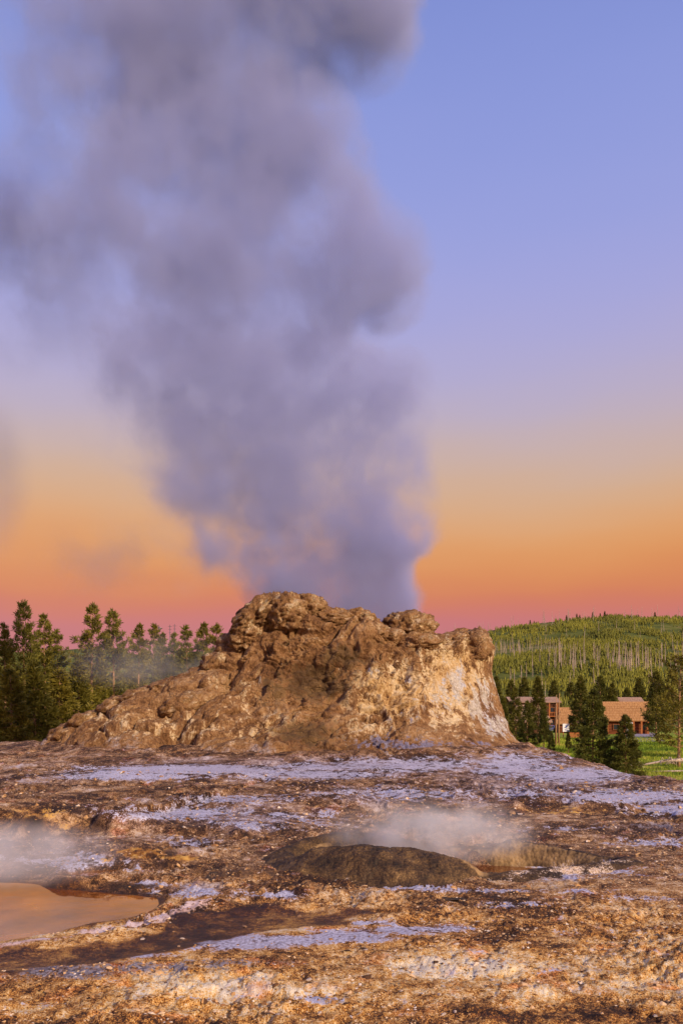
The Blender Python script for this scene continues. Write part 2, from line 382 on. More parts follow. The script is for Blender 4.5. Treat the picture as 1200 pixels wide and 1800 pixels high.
def bark_material(name, a, b):
    n = NT(name); p = n.scale(n.pos(), (6, 6, 1.2))
    f = n.noise(p, 2.0, 5, 0.65)
    return n.bsdf(n.ramp(f, [(0.35, a), (0.65, b)]), 0.9, n.bump(f, 0.6, 0.03))

def wood_material(name, a, b, sc=(1, 1, 10), rough=0.8):
    n = NT(name); p = n.scale(n.pos(), sc)
    f = n.noise(p, 1.6, 5, 0.6)
    r = n.n('ShaderNodeObjectInfo').outputs['Random']
    c = n.ramp(f, [(0.33, a), (0.68, b)])
    c = n.mix(n.math('MULTIPLY', r, 0.4), c, n.mix(1.0, c, (0.7, 0.66, 0.62), 'MULTIPLY'))
    return n.bsdf(c, rough, n.bump(f, 0.4, 0.02))

def plain(name, col, rough=0.6, var=0.15, sc=8, spec=0.4, metal=0.0):
    n = NT(name); f = n.noise(n.pos(), sc, 4, 0.6)
    d = tuple(c*(1-var*1.6) for c in col); l = tuple(min(1, c*(1+var)) for c in col)
    return n.bsdf(n.ramp(f, [(0.35, d), (0.65, l)]), rough, n.bump(f, 0.1, 0.01), spec, Metallic=metal)

def water_material():
    n = NT('hot_spring_water'); p = n.pos()  # orange base: mat-covered bed, with the sky's orange reflection put into the colour
    h = n.noise(n.scale(p, (1, 1.6, 1)), 3.0, 3, 0.5)
    b = n.n('ShaderNodeBsdfPrincipled', ins={'Base Color': n.ramp(n.noise(p, .7, 5, .65), [(0.38, (0.13, 0.030, 0.005)), (0.52, (0.36, 0.115, 0.014)), (0.64, (0.52, 0.20, 0.026))]), 'Roughness': 0.04, 'IOR': 2.0, 'Specular IOR Level': 0.7,
                                             'Normal': n.bump(h, 0.12, 0.03)})
    n.t.links.new(b.outputs[0], n.out.inputs[0]); return n.m

def grass_material(name='meadow_grass', blade=False):
    n = NT(name); p = n.pos()
    f = n.math('ADD', n.math('MULTIPLY', n.noise(p, 0.09, 4, 0.6), 0.6), n.math('MULTIPLY', n.noise(p, 1.4, 4, 0.7), 0.5))
    c = n.ramp(f, [(0.40, (0.070, 0.12, 0.014)), (0.50, (0.15, 0.23, 0.022)), (0.58, (0.30, 0.34, 0.040)), (0.68, (0.46, 0.38, 0.10))])
    return n.bsdf(c, 0.9, None if blade else n.bump(n.noise(p, 3.0, 4, 0.7), 0.8, 0.2), 0.1)

def forest_floor_material():
    n = NT('hillside_ground'); p = n.pos()
    f = n.noise(p, 0.03, 5, 0.65)
    return n.bsdf(n.ramp(f, [(0.38, (0.055, 0.070, 0.014)), (0.55, (0.12, 0.13, 0.022)), (0.68, (0.21, 0.16, 0.06))]), 0.95, None, 0.1)

M = {}
M['ground'] = ground_material(); M['cone'] = cone_material(); M['rim'] = rim_material(); M['stone'] = stone_material(); M['gravel'] = gravel_material()
M['needle'] = leaf_material('pine_needles', (0.045, 0.050, 0.010), (0.26, 0.225, 0.034))
M['needle_dark'] = leaf_material('spruce_needles', (0.026, 0.036, 0.009), (0.18, 0.175, 0.030))
M['needle_far'] = leaf_material('young_pine_needles', (0.075, 0.095, 0.012), (0.27, 0.285, 0.032), big=.9)
M['bark'] = bark_material('pine_bark', (0.16, 0.085, 0.045), (0.50, 0.29, 0.15))
M['snag'] = bark_material('dead_grey_wood', (0.26, 0.19, 0.15), (0.60, 0.48, 0.40))
M['water'] = water_material(); M['grass'] = grass_material(); M['blade'] = grass_material('grass_blades', True); M['hill'] = forest_floor_material()
M['shingle'] = wood_material('cedar_shingles', (0.30, 0.135, 0.045), (0.58, 0.32, 0.13), (6, 1, 1))
M['shingle_red'] = wood_material('weathered_shingles', (0.26, 0.15, 0.10), (0.46, 0.31, 0.23), (6, 1, 1))
M['log'] = wood_material('stained_logs', (0.13, 0.038, 0.014), (0.30, 0.095, 0.035), (1, 1, 8))
M['log_dark'] = wood_material('dark_stained_logs', (0.060, 0.022, 0.012), (0.16, 0.062, 0.030), (1, 1, 8))
M['post'] = wood_material('orange_posts', (0.30, 0.09, 0.025), (0.48, 0.17, 0.05), (8, 8, 1))
M['shade_black'] = plain('recess_shade', (0.012, 0.010, 0.010), 0.7)
M['pane'] = plain('window_pane', (0.03, 0.035, 0.045), 0.08, 0.1, 4, 0.8)
M['white'] = plain('white_paint', (0.78, 0.78, 0.80), 0.5, 0.06)
M['blue'] = plain('blue_print', (0.10, 0.16, 0.45), 0.5, 0.05)
M['asphalt'] = plain('pale_path', (0.26, 0.23, 0.27), 0.9, 0.12, 1.5)
M['car'] = plain('white_car_paint', (0.74, 0.75, 0.78), 0.25, 0.03, 2, 0.6)
M['tyre'] = plain('tyre_rubber', (0.02, 0.02, 0.02), 0.85)
M['steel'] = plain('mast_steel', (0.20, 0.15, 0.16), 0.5, 0.1, 3, 0.5, 0.6)
M['red'] = plain('red_lamp_glass', (0.45, 0.02, 0.015), 0.2)

# ------------------------------------------------------------------ the ground
TERR = [(-60, 1), (-60, 36.5), (-14, 35.5), (-8, 37), (4, 36), (6.1, 29), (6.25, 25.5), (6.35, 21), (6.6, 18.4), (7.6, 17.1), (60, 15.6), (60, 1)]
POOL = [P(a, b, -0.07)[:2] for a, b in [(-330, 1546), (-100, 1546), (60, 1551), (150, 1563), (230, 1571), (275, 1577), (293, 1588), (272, 1602), (200, 1621), (100, 1638), (0, 1653), (-200, 1688), (-330, 1700)]]
TARN = [P(a, b, -0.02)[:2] for a, b in [(118, 1536), (150, 1529), (190, 1526), (226, 1530), (206, 1540), (165, 1546), (130, 1545)]]
RUNOFF = [P(a, b)[:2] for a, b in [(-200, 1682), (0, 1668), (150, 1658), (250, 1638), (320, 1608), (420, 1594), (520, 1590), (640, 1602), (600, 1620), (450, 1638), (320, 1658), (190, 1688), (0, 1706), (-200, 1730)]]
PALE1 = [P(a, b)[:2] for a, b in [(175, 1673), (300, 1656), (440, 1636), (520, 1632), (640, 1617), (800, 1626), (815, 1634), (600, 1655), (560, 1672), (420, 1683), (330, 1682), (240, 1684)]]
def crest(l): return [(*PD(a, b, d)[:2], PD(a, b, d)[2], w_) for a, b, d, w_ in l]
RIM_FRONT = crest([(520, 1500, 8.45, .30), (560, 1482, 8.20, .36), (640, 1478, 8.10, .40), (720, 1482, 8.05, .40), (780, 1491, 8.0, .36), (822, 1504, 7.95, .28), (848, 1522, 7.9, .20)])
RIM_BACK = crest([(520, 1500, 8.45, .28), (508, 1484, 8.75, .25), (545, 1466, 9.1, .25), (600, 1456, 9.3, .25), (660, 1459, 9.45, .22), (740, 1472, 9.6, .2), (830, 1480, 9.6, .2)])
RIM_LOW = crest([(840, 1524, 7.9, .2), (900, 1518, 7.95, .24), (1000, 1511, 8.15, .22), (1060, 1504, 8.35, .2), (1095, 1500, 8.5, .2)])
RIM_FAR = crest([(830, 1484, 9.5, .2), (868, 1474, 9.4, .24), (905, 1467, 9.35, .28), (950, 1475, 9.25, .26), (1010, 1487, 9.0, .24), (1075, 1498, 8.65, .2), (1095, 1500, 8.5, .2)])
BASIN = [q[:2] for q in RIM_FRONT] + [q[:2] for q in RIM_LOW] + [q[:2] for q in RIM_FAR[::-1]] + [q[:2] for q in RIM_BACK[::-1]]
MOUND = P(790, 1500)[:2]

def blobs(px, py, l):
    r = np.zeros(px.shape)
    for cx, cy_, rx, ry, a in l:
        r = np.maximum(r, a * np.exp(-(((px-cx)/rx)**2 + ((py-cy_)/ry)**2)))
    return r

PALE = [(330, 1353, 190, 9, .9), (230, 1364, 130, 8, .8), (520, 1362, 190, 10, .62), (560, 1348, 120, 8, .6), (700, 1345, 170, 16, .62), (900, 1345, 110, 26, .62), (1010, 1362, 120, 16, .66),
                          (1100, 1400, 160, 14, .72), (1190, 1420, 120, 12, .62), (960, 1395, 160, 12, .45), (700, 1395, 190, 14, .48), (420, 1405, 150, 10, .50), (330, 1430, 140, 16, .62), (440, 1448, 80, 14, .55),
                          (520, 1440, 120, 16, .42), (150, 1515, 140, 18, .55), (330, 1480, 60, 10, .5), (360, 1570, 130, 9, .56), (470, 1573, 80, 7, .5), (260, 1555, 60, 9, .5), (1000, 1533, 130, 16, .5), (740, 1560, 90, 6, .62),
                          (880, 1566, 200, 5, .5), (1150, 1480, 110, 8, .5), (990, 1455, 80, 6, .45), (380, 1660, 190, 13, .78), (500, 1652, 140, 11, .78), (600, 1648, 110, 12, .74), (730, 1634, 110, 9, .74), (240, 1678, 80, 7, .7),
                          (660, 1622, 80, 6, .6), (330, 1755, 60, 6, .5), (560, 1757, 70, 8, .55), (60, 1765, 50, 7, .4), (1040, 1640, 160, 8, .30), (900, 1590, 150, 7, .34), (1130, 1580, 100, 9, .4), (1050, 1705, 120, 6, .34)]

def base_z(x, y):
    z = 0.42 * np.exp(-((x+2.0)/9.5)**2 - ((y-28)/7.5)**2) + 0.10*sm(9, 20, y)*sm(8, 2, np.abs(x+2)-4)
    ca = np.where(x > .77, 5.5, 10.9); cb = np.where(y < 27, 6.0, 5.4)          # apron banked against the foot of the cone
    dq = (np.hypot((x-.77)/ca, (y-27)/cb)-1)*4.5 + .35*fbm2(x, y, 1.3, 3, 43)
    z = z + .17*np.exp(-np.clip(dq, 0, None)/1.1)*sm(.0, 1.0, dq+2.0)
    s = sdf_poly(x, y, TERR) + 0.3*fbm2(x, y, 2.6, 3, 41)
    rim = 0.04*np.exp(-((s+0.5)/0.8)**2)
    low = -4.5 + 2.4*sm(2, -16, x)
    drop = sm(-0.3, 11.0, s)
    z = (z + rim)*(1-drop) + low*drop
    return z, s

def ground_z(x, y, detail=True):
    z, s = base_z(x, y)
    # bank on the left with alcoves, and low swells
    c = [(*P(a, b)[:2], h) for a, b, h in [(-250, 1455, .36), (0, 1458, .34), (80, 1462, .32), (150, 1458, .32), (195, 1466, .30), (270, 1466, .16), (345, 1464, .12), (420, 1478, .05)]]
    d, v = near_line(x, y, c)
    yl = np.interp(x, [q[0] for q in c], [q[1] for q in c])
    side = y - yl + 0.25*fbm2(x, y, 0.9, 3, 5)
    z = z + v[..., 0]*sm(-0.15, 0.25, side)*np.exp(-np.clip(side, 0, None)/3.5)
    z = z + 0.05*fbm2(x, y, 3.2, 3, 3)*sm(4, 9, y) + 0.018*fbm2(x, y, 1.1, 3, 8)
    # hollows and lumps
    for a, b, hgt, rx, ry in [(62, 1450, -.30, .35, .30), (172, 1448, -.22, .33, .3), (245, 1503, .13, .30, .16), (330, 1508, .07, .14, .1), (430, 1470, .07, .22, .18), (600, 1425, .16, .8, .5), (905, 1430, .14, .18, .15),
                              (985, 1418, .16, .8, .35), (1060, 1425, .12, .5, .3), (470, 1430, .10, .9, .5), (300, 1380, .16, 1.6, .8), (820, 1350, .16, 1.6, .8)]:
        q = P(a, b); z = z + hgt*np.exp(-((x-q[0])/rx)**2 - ((y-q[1])/ry)**2)
    dp = sdf_poly(x, y, POOL) + 0.10*fbm2(x, y, 0.8, 3, 21)
    z = z*sm(0.0, 0.5, dp) + (1-sm(0.0, 0.5, dp))*(-0.055)
    z = z - 0.16*sm(0.05, -0.35, dp)
    dt = sdf_poly(x, y, TARN) + 0.05*fbm2(x, y, 0.4, 3, 22)
    z = np.where(dt < 0.25, z*sm(0.0, 0.25, dt) + 0.0, z) - 0.08*sm(0.03, -0.12, dt)
    z = z + 0.045*np.exp(-((dt-0.12)/0.07)**2)
    dr = sdf_poly(x, y, RUNOFF)
    z = z*sm(-0.1, 0.3, dr) - 0.035*sm(0.1, -0.15, dr)
    db = sdf_poly(x, y, BASIN)
    z = z*sm(-0.5, 0.6, db) - 0.30*sm(0.05, -0.35, db)
    if detail:
        calm = np.minimum(sm(-0.05, 0.15, dp), np.minimum(0.30+0.70*sm(-0.02, 0.2, dr), sm(-0.2, 0.1, db)))
        calm = np.minimum(calm, 0.2 + 0.8*sm(-.2, .2, sdf_poly(x, y, PALE1)))
        calm = calm*(1 - .75*sm(.25, .6, blobs(*proj(x, y, z), PALE)))*(1-.35*sm(9, 14, y))
        amp = calm*np.clip(0.70 + 0.8*fbm2(x, y, 2.0, 2, 77), .15, 1.4)
        # laminated flakes: terraced noise
        t = fbm2(x + 0.25*fbm2(x, y, 0.5, 2, 31), y, 0.85, 4, 30)*3.2
        fr = t - np.floor(t); st = np.floor(t) + sm(0.90, 1.0, fr)
        far = sm(5, 16, y)
        z = z + amp*(0.016 + 0.022*far)*st
        t2 = fbm2(x + 0.4*fbm2(x, y, 0.6, 2, 35), y*1.3, 0.30, 3, 34)*2.6
        z = z + amp*(0.010 + 0.010*far)*(np.floor(t2) + sm(0.82, 1.0, t2-np.floor(t2)))
        z = z + amp*0.014*np.abs(fbm2(x, y, 0.16, 3, 50))*1.5
        d1, c1 = worley2(x/0.075, y/0.075, 9)
        z = z + amp*0.022*np.clip(0.62-d1, 0, 1)*(c1 > 0.35)*sm(-0.2, 0.35, fbm2(x, y, 0.9, 3, 61))
        d1, c1 = worley2(x/0.034, y/0.034, 19)
        z = z + amp*0.010*np.clip(0.6-d1, 0, 1)*(c1 > 0.3)*sm(16, 8, y)
    return z

def ground_attrs(x, y, z):
    px, py = proj(x, y, z)
    pale = blobs(px, py, PALE)
    peb = blobs(px, py, [(110, 1706, 130, 16, .85), (260, 1700, 140, 13, .75), (420, 1692, 110, 8, .6), (1140, 1452, 130, 10, .45)])
    dp = sdf_poly(x, y, POOL); dr = sdf_poly(x, y, RUNOFF)
    pl = [(*P(a, b)[:2], k) for a, b, k in [(-250, 1682, .10), (0, 1660, .10), (100, 1645, .11), (200, 1627, .12), (270, 1610, .16), (330, 1597, .14), (370, 1583, .10)]]
    d, v = near_line(x, y, pl); pink = 0.76*np.exp(-(d/v[..., 0])**2)
    mat_ = blobs(px, py, [(245, 1500, 55, 12, .95), (320, 1508, 36, 6, .9), (200, 1512, 30, 5, .6), (60, 1430, 60, 14, .5), (120, 1450, 60, 10, .45), (985, 1425, 90, 9, .55), (820, 1440, 60, 7, .35), (560, 1420, 40, 12, .3)])
    dark = blobs(px, py, [(60, 1448, 26, 14, .95), (170, 1447, 18, 14, .6), (230, 1558, 60, 6, .75), (160, 1540, 18, 6, .8), (300, 1500, 18, 8, .7), (185, 1552, 60, 3, .6), (430, 1468, 14, 7, .8), (445, 1474, 30, 5, .6),
                          (340, 1452, 40, 6, .5), (480, 1466, 40, 10, .4), (430, 1535, 110, 12, .55), (690, 1545, 200, 10, .42), (600, 1318, 120, 14, .4), (200, 1388, 110, 12, .38), (300, 1400, 70, 8, .4), (50, 1400, 60, 8, .35), (900, 1428, 22, 6, .5), (700, 1725, 80, 12, .3)])
    dr = dr + .16*fbm2(x, y, .45, 4, 88); wet = np.clip(0.5 - dr/0.20, 0, 1)*1.2
    wet = np.maximum(wet, blobs(px, py, [(150, 1684, 120, 9, .5), (30, 1692, 80, 7, .7)]))
    wet = np.maximum(wet, 0.8*sm(0.10, -0.10, dp + .08*fbm2(x, y, .25, 3, 12)))
    mauve = blobs(px, py, [(500, 1350, 500, 30, .55), (950, 1380, 300, 40, .6), (400, 1440, 220, 40, .55), (120, 1500, 200, 40, .5), (700, 1400, 300, 25, .5), (1000, 1535, 140, 20, .5), (1150, 1460, 120, 20, .5), (300, 1560, 160, 14, .5), (80, 1370, 140, 20, .35)])
    far = sm(1640, 1500, py)
    lift = blobs(px, py, [(430, 1735, 260, 26, .20), (900, 1690, 200, 22, .18), (700, 1705, 200, 20, .16), (250, 1770, 250, 22, .12), (1000, 1740, 200, 20, .10), (1050, 1535, 160, 26, .14), (560, 1610, 70, 6, .1)]) - 0.05*sm(1740, 1800, py) - 0.05*blobs(px, py, [(600, 1650, 300, 20, 1), (1000, 1620, 300, 30, .7)])
    return dict(pale=pale, pebbly=peb, pink=pink, mat=mat_, dark=dark, wet=wet, far=far, lift=lift, mauve=mauve)

nr_, nc_ = 640, 1060
yy = 2.2 * (50/2.2)**np.linspace(0, 1, nr_)
uu = np.linspace(-0.72, 0.72, nc_)
Y, U = np.meshgrid(yy, uu, indexing='ij'); X = U*(Y+1.6)
X = X + NR.uniform(-.3, .3, X.shape)*(1.44/nc_)*Y*0.5
Z = ground_z(X, Y)
terrace = obj('sinter_terrace', mesh('sinter_terrace', np.stack([X, Y, Z], -1), grid_faces(nr_, nc_), M['ground'], True, ground_attrs(X, Y, Z)), kind='structure')

# valley floor out to the horizon (kept below the terrace)
gx = np.concatenate([-np.geomspace(4000, 60, 14), np.linspace(-50, 90, 60), np.geomspace(100, 4000, 14)])
gy = np.concatenate([[-200], np.linspace(12, 260, 90), np.geomspace(280, 9000, 20)])
GY, GX = np.meshgrid(gy, gx, indexing='ij')
def valley_z(x, y):
    return -4.5 + 2.4*sm(2, -16, x)*sm(140, 70, y) + 0.10*fbm2(x, y, 14, 3, 91)*sm(30, 60, y)
s_ = sdf_poly(GX, GY, TERR)
GZ = np.where(s_ < 11.5, np.minimum(valley_z(GX, GY), -4.8), valley_z(GX, GY) - 0.03)
meadow = obj('meadow', mesh('meadow', np.stack([GX, GY, GZ], -1), grid_faces(len(gy), len(gx)), M['grass']), kind='structure')

# ------------------------------------------------------------------ hill with its forest
RIDGE = [(-900, 1250), (-200, 1236), (300, 1200), (560, 1150), (700, 1124), (830, 1113), (900, 1103), (960, 1094), (1030, 1088), (1100, 1086), (1200, 1087), (1400, 1092), (1900, 1130), (2600, 1200)]
RY = 880.0
def hill_z(x, y):
    px = 600 + F*x/np.maximum(y, 1)
    rp = np.interp(px, [r[0] for r in RIDGE], [r[1] for r in RIDGE])
    top = (HZ - rp)/F*RY + EYE
    t = np.clip((y-240)/(RY-240), 0, 1)
    s = 0.55*t + 0.45*t*t + 0.030*np.sin(t*13 + x*0.006) * np.sin(math.pi*np.clip(t, 0, 1))
    zz = -4.7 + (top+4.7)*s
    zz = np.where(y > RY, top - (y-RY)*0.12, zz)
    return zz + 1.6*fbm2(x, y, 70, 3, 5)*sm(250, 330, y)*sm(RY+10, RY-100, y)
hy = np.concatenate([np.linspace(236, RY, 90), np.linspace(RY+10, RY+400, 14)])
hu = np.linspace(-0.75, 1.0, 120)
HY, HU = np.meshgrid(hy, hu, indexing='ij'); HX = HU*HY
hill = obj('hill', mesh('hill', np.stack([HX, HY, hill_z(HX, HY)], -1), grid_faces(len(hy), len(hu)), M['hill']), kind='structure')

def far_ridge():
    xs = np.linspace(-3000, 600, 80); ys = np.array([2300, 2450, 2600, 2800, 3100.])
    YY, XX = np.meshgrid(ys, xs, indexing='ij')
    px = 600 + F*XX/2600
    top = (HZ - (1140 + 0.02*(px-120) + 5*np.sin(px*0.03)))/F*2600
    pr = np.array([0, .55, 1, .8, .3])[:, None]
    return obj('far_hill', mesh('far_hill', np.stack([XX, YY, -6 + top*pr], -1), grid_faces(5, 80), M['hill']), kind='structure')
far_ridge()

def small_conifers(n, seed):
    r = np.random.RandomState(seed)
    y = 245 + (RY+6-245)*r.rand(n*3)**0.85; u = r.uniform(0.02, 0.62, n*3); x = u*y
    dens = 0.50 + 1.3*fbm2(x, y*.6, 45, 4, 15)
    # two strips of burnt, open slope
    px, py = proj(x, y, hill_z(x, y))
    open_ = np.maximum(blobs(px, py, [(910, 1142, 90, 7, .9), (1050, 1138, 60, 5, .3)]), blobs(px, py, [(1080, 1172, 110, 8, .65)]))
    keep = r.rand(n*3) < dens*(1-open_)
    x, y = x[keep][:n], y[keep][:n]; m = len(x)
    z = hill_z(x, y); h = r.uniform(1.9, 4.6, m)*(1+0.4*fbm2(x, y, 40, 2, 66)); wd = h*r.uniform(.20, .30, m)
    V, Fc = [], []; k = 6
    for (z0, z1, wf) in [(0.04, 0.55, 1.0), (0.34, 0.80, .72), (0.6, 1.03, .44)]:
        a = np.linspace(0, 2*math.pi, k, endpoint=False)[None, :] + r.uniform(0, 6, m)[:, None]
        rr = wd[:, None]*wf*r.uniform(.6, 1.25, (m, k))
        ring = np.stack([x[:, None]+np.cos(a)*rr, y[:, None]+np.sin(a)*rr, (z+h*z0)[:, None]+h[:, None]*r.uniform(-.05, .06, (m, k))], -1)
        tip = np.stack([x+r.uniform(-.1, .1, m)*wd, y, z+h*z1], -1)[:, None, :]
        base = sum(len(v) for v in V); V.append(np.concatenate([ring, tip], 1).reshape(-1, 3))
        b = base + np.arange(m)[:, None]*(k+1); j = np.arange(k)[None, :]
        Fc.append(np.stack([b+j, b+(j+1) % k, b+k+0*j], -1).reshape(-1, 3))
    me = mesh('forest', np.concatenate(V), np.concatenate(Fc), M['needle_far'], False)
    return obj('forest', me, kind='stuff', label='dense young green pines covering the hillside', cat='forest')
small_conifers(25000, 4)

# standing dead trunks on the hill
def snag_mesh(seed):
    r = random.Random(seed); b = MB(); h = 1.0
    lean = r.uniform(-.03, .03)
    b.tube([(0, 0, -.08), (lean*.5, 0, .5), (lean, 0, 1.0)], [.015, .011, .004], 5)
    for i in range(r.randint(4, 7)):
        z = r.uniform(.4, .95); a = r.uniform(0, 6.28); l = r.uniform(.025, .07)*(1.15-z)*2
        b.tube([(lean*z, 0, z), (lean*z+math.cos(a)*l, math.sin(a)*l, z+r.uniform(-.02, .03))], [.006, .002], 3, False)
    return b.me('dead_trunk', M['snag'])
SN = [snag_mesh(s) for s in range(6)]
def place_snags():
    r = np.random.RandomState(8); L = []
    for i in range(62):                                       # skyline
        px = r.uniform(770, 1200); y = RY - r.uniform(0, 25); x = (px-600)/F*y
        L.append((x, y, r.uniform(5, 16)**1.0, 'skyline'))
    for i in range(95):                                       # upper strip
        px = r.normal(905, 48); py = r.uniform(1140, 1152); L.append((px, py, r.uniform(5, 11), 'upper'))
    for i in range(80):
        px = r.normal(1085, 62); py = r.uniform(1164, 1182); L.append((px, py, r.uniform(7, 17), 'lower'))
    for i in range(60):
        px = r.uniform(840, 1200); py = r.uniform(1100, 1235); L.append((px, py, r.uniform(6, 14), 'loose'))
    ys = np.linspace(250, RY, 500)
    lab = {'skyline': ('bare dead pine standing on the skyline of the green hill', 'dead pines along the skyline'),
           'upper': ('pale dead pine in the grey strip high on the green hill', 'dead pines of the upper grey strip'),
           'lower': ('tall pale dead pine in the band across the middle of the hill', 'dead pines of the middle band'),
           'loose': ('lone grey dead trunk rising among young pines on the hill', 'dead trunks scattered over the hill')}
    for a, b, h, k in L:
        if k == 'skyline': x, y = a, b
        else:
            if a > 1230 or a < 820: continue
            x_ = (a-600)/F*ys; pp = proj(x_, ys, hill_z(x_, ys))[1]
            i = np.argmin(np.abs(pp-b)); y = ys[i]; x = (a-600)/F*y
        z = float(hill_z(np.array([x]), np.array([y]))[0])
        o = obj('dead_pine', SN[r.randint(6)], loc=(x, y, z), label=lab[k][0], cat='dead tree', group=lab[k][1])
        o.scale = (h*1.25, h*1.25, h); o.rotation_euler = (r.normal(0, .03), r.normal(0, .04), r.uniform(0, 6))
place_snags()

# ------------------------------------------------------------------ geyser cone
CY = 27.0
def cone():
    L = [(60, 1318), (80, 1306), (112, 1290), (165, 1257), (200, 1238), (255, 1217), (300, 1199), (340, 1190), (375, 1165), (400, 1133), (420, 1112), (432, 1090)]
    Rr = [(935, 1320), (913, 1306), (890, 1270), (872, 1222), (860, 1178), (855, 1142), (842, 1122)]
    lx = np.array([PD(a, b, CY)[0] for a, b in L]); lz = np.array([PD(a, b, CY)[2] for a, b in L])
    rx = np.array([PD(a, b, CY)[0] for a, b in Rr]); rz = np.array([PD(a, b, CY)[2] for a, b in Rr])
    lt = (lz-lz[0])/(lz[-1]-lz[0]); rt = (rz-rz[0])/(rz[-1]-rz[0])
    nf, nb = 560, 220; nu, ni = 270, 34
    th = np.concatenate([np.linspace(math.pi*0.97, math.pi*2.03, nf, endpoint=False), np.linspace(math.pi*2.03, math.pi*2.97, nb, endpoint=False)])
    t = np.concatenate([np.linspace(0, 1, nu), np.full(ni, 1.0)])
    q = np.concatenate([np.zeros(nu), np.linspace(0, 1, ni+1)[1:]])            # inward into the crater
    T, TH = np.meshgrid(t, th, indexing='ij'); Q, _ = np.meshgrid(q, th, indexing='ij')
    x0 = PD(640, 1200, CY)[0]
    c, s = np.cos(TH), np.sin(TH)
    # right flank concave, left flank a long stepped shoulder
    aR = np.interp(T, rt, rx) - x0; aL = x0 - np.interp(T, lt, lx)
    wgt = sm(-0.5, 0.5, c)
    aL = np.where(c < 0, aL, aL); a = np.where(c > 0, aR, aL)
    bF = 2.0 + 2.6*(1-T)**1.25 + 2.2*(1-T)**6; bB = 2.0 + 3.4*(1-T)**1.5
    b = np.where(s < 0, bF, bB)
    zl, zr = lz[0]*0.5 + 0.1, rz[0]*0.5 + 0.1
    topz = rz[-1] + (lz[-1]-rz[-1])*sm(0.7, -0.7, c) - 0.15*sm(-.2, -1, s)
    zb = 0.12 + 0*c
    # the shoulder: left points rise slower for the front half as well
    X = x0 + a*c; Yv = CY + b*s
    Zv = np.where(c < 0, lz[0] + (topz-lz[0])*T, rz[0] + (topz-rz[0])*T) - 0.25*(1-T)
    X = x0 + (X-x0)*(1-0.82*Q); Yv = CY + (Yv-CY)*(1-0.82*Q); Zv = Zv - 1.5*sm(0.1, 1.0, Q)
    Pm = np.stack([X, Yv, Zv], -1)
    du = np.roll(Pm, -1, 1) - np.roll(Pm, 1, 1); dv = np.gradient(Pm, axis=0)
    N = np.cross(du, dv); N /= np.linalg.norm(N, axis=-1, keepdims=True) + 1e-9
    for k in range(4):
        N = N + np.roll(N, 3, 1) + np.roll(N, -3, 1); N[1:-1] = N[1:-1] + N[2:] + N[:-2]; N /= np.linalg.norm(N, axis=-1, keepdims=True) + 1e-9
    px, py = proj(X, Yv, Zv)
    smooth_r = np.clip(sm(715, 790, px + .25*(py-1200))*sm(1128, 1165, py), 0, 1)                               # smooth pale right face
    lumpy = np.clip(sm(520, 380, px) + sm(1150, 1105, py), 0, 1)
    # pillow lumps: long swells lying down the left shoulder, rounder near the top
    arc = TH*3.6; dn = T*6.0
    wx, wy, wz = X + 0.35*noise3(X*.8, Yv*.8, Zv*.8, 3), Yv, Zv + 0.30*noise3(X*.8+9, Yv*.8, Zv*.8, 4)
    sk = wx*.55 - wz*.85; sk2 = wx*.85 + wz*.55                                   # along / across the shoulder
    d1, d2 = worley3(sk2/1.75, wy/1.3, sk/0.80, 7)
    big = np.sqrt(np.clip(1 - (d1/0.9)**2, 0, 1)); crev = sm(0.13, 0.0, d2-d1)
    e1, e2 = worley3(sk2/.85, wy/.6, sk/.36, 8)
    mid = np.sqrt(np.clip(1 - (e1/0.9)**2, 0, 1)); crev2 = sm(0.12, 0.0, e2-e1)
    f1, f2 = worley3(X/0.13, Yv/0.13, Zv/0.11, 12)
    tiny = np.sqrt(np.clip(1 - (f1/0.85)**2, 0, 1))
    big_n = fbm3(X, Yv, Zv, 2.6, 3, 60)
    patch = sm(-.10, .40, fbm3(X, Yv, Zv, 1.9, 3, 140))                          # beaded and cobbled only in patches
    # folds that run down the slope
    wa = arc + .35*fbm3(X, Yv, Zv, 1.2, 3, 171)
    fold = fbm3(wa, dn*.30, 0*wa, .62, 4, 160)
    # broken crust: plates with one sharp lip, stretched sideways
    tt = fbm3(X*.55 + .3*noise3(X*2, Yv*2, Zv*2, 9), Yv*.55, Zv*1.1, 1.25, 5, 20)*2.2 + Zv*1.0 + X*.25
    fr = tt-np.floor(tt); led = sm(0.0, .80, fr)*sm(1.0, .93, fr)
    t3 = fbm3(X*.6, Yv*.6, Zv*1.5, .38, 4, 26)*2.4 + Zv*1.3
    fr3 = t3-np.floor(t3); led3 = sm(0.0, .8, fr3)*sm(1.0, .9, fr3)
    fine = fbm3(X, Yv, Zv, 0.24, 4, 33)
    foot = sm(0.0, 0.10, T); mid_face = (1-lumpy)*(1-smooth_r)
    D = foot*(lumpy*(1-smooth_r)*(0.56*(big-.55) - .16*crev + .085*(mid-.5)*(.3+.7*patch) - .05*crev2*patch)
         + (.25+.75*mid_face)*(1-smooth_r)*.17*led + mid_face*(.40*fold + .10*(big-.5)) + (.4+.6*mid_face)*(1-.92*smooth_r)*.075*led3*(.3+.7*patch)
         + (.25*lumpy)*.22*fold + 0.030*tiny*(.15+.85*patch)*(1-0.6*smooth_r) + 0.070*fine*(1-0.65*smooth_r) + 0.34*big_n*(1-0.75*smooth_r))
    D = D + smooth_r*(.11*fold)
    D = D + smooth_r*0.035*fbm3(X*2.2, Yv*2.2, Zv*.5, .5, 3, 71)
    # overhanging crust at the right rim and a shallow alcove low on the left shoulder
    D = D + 0.28*blobs(px, py, [(842, 1150, 22, 26, 1), (800, 1140, 40, 16, .6)])*sm(0.3, -0.3, s) - 0.5*blobs(px, py, [(297, 1262, 26, 14, 1)])*sm(.1, -.1, s)
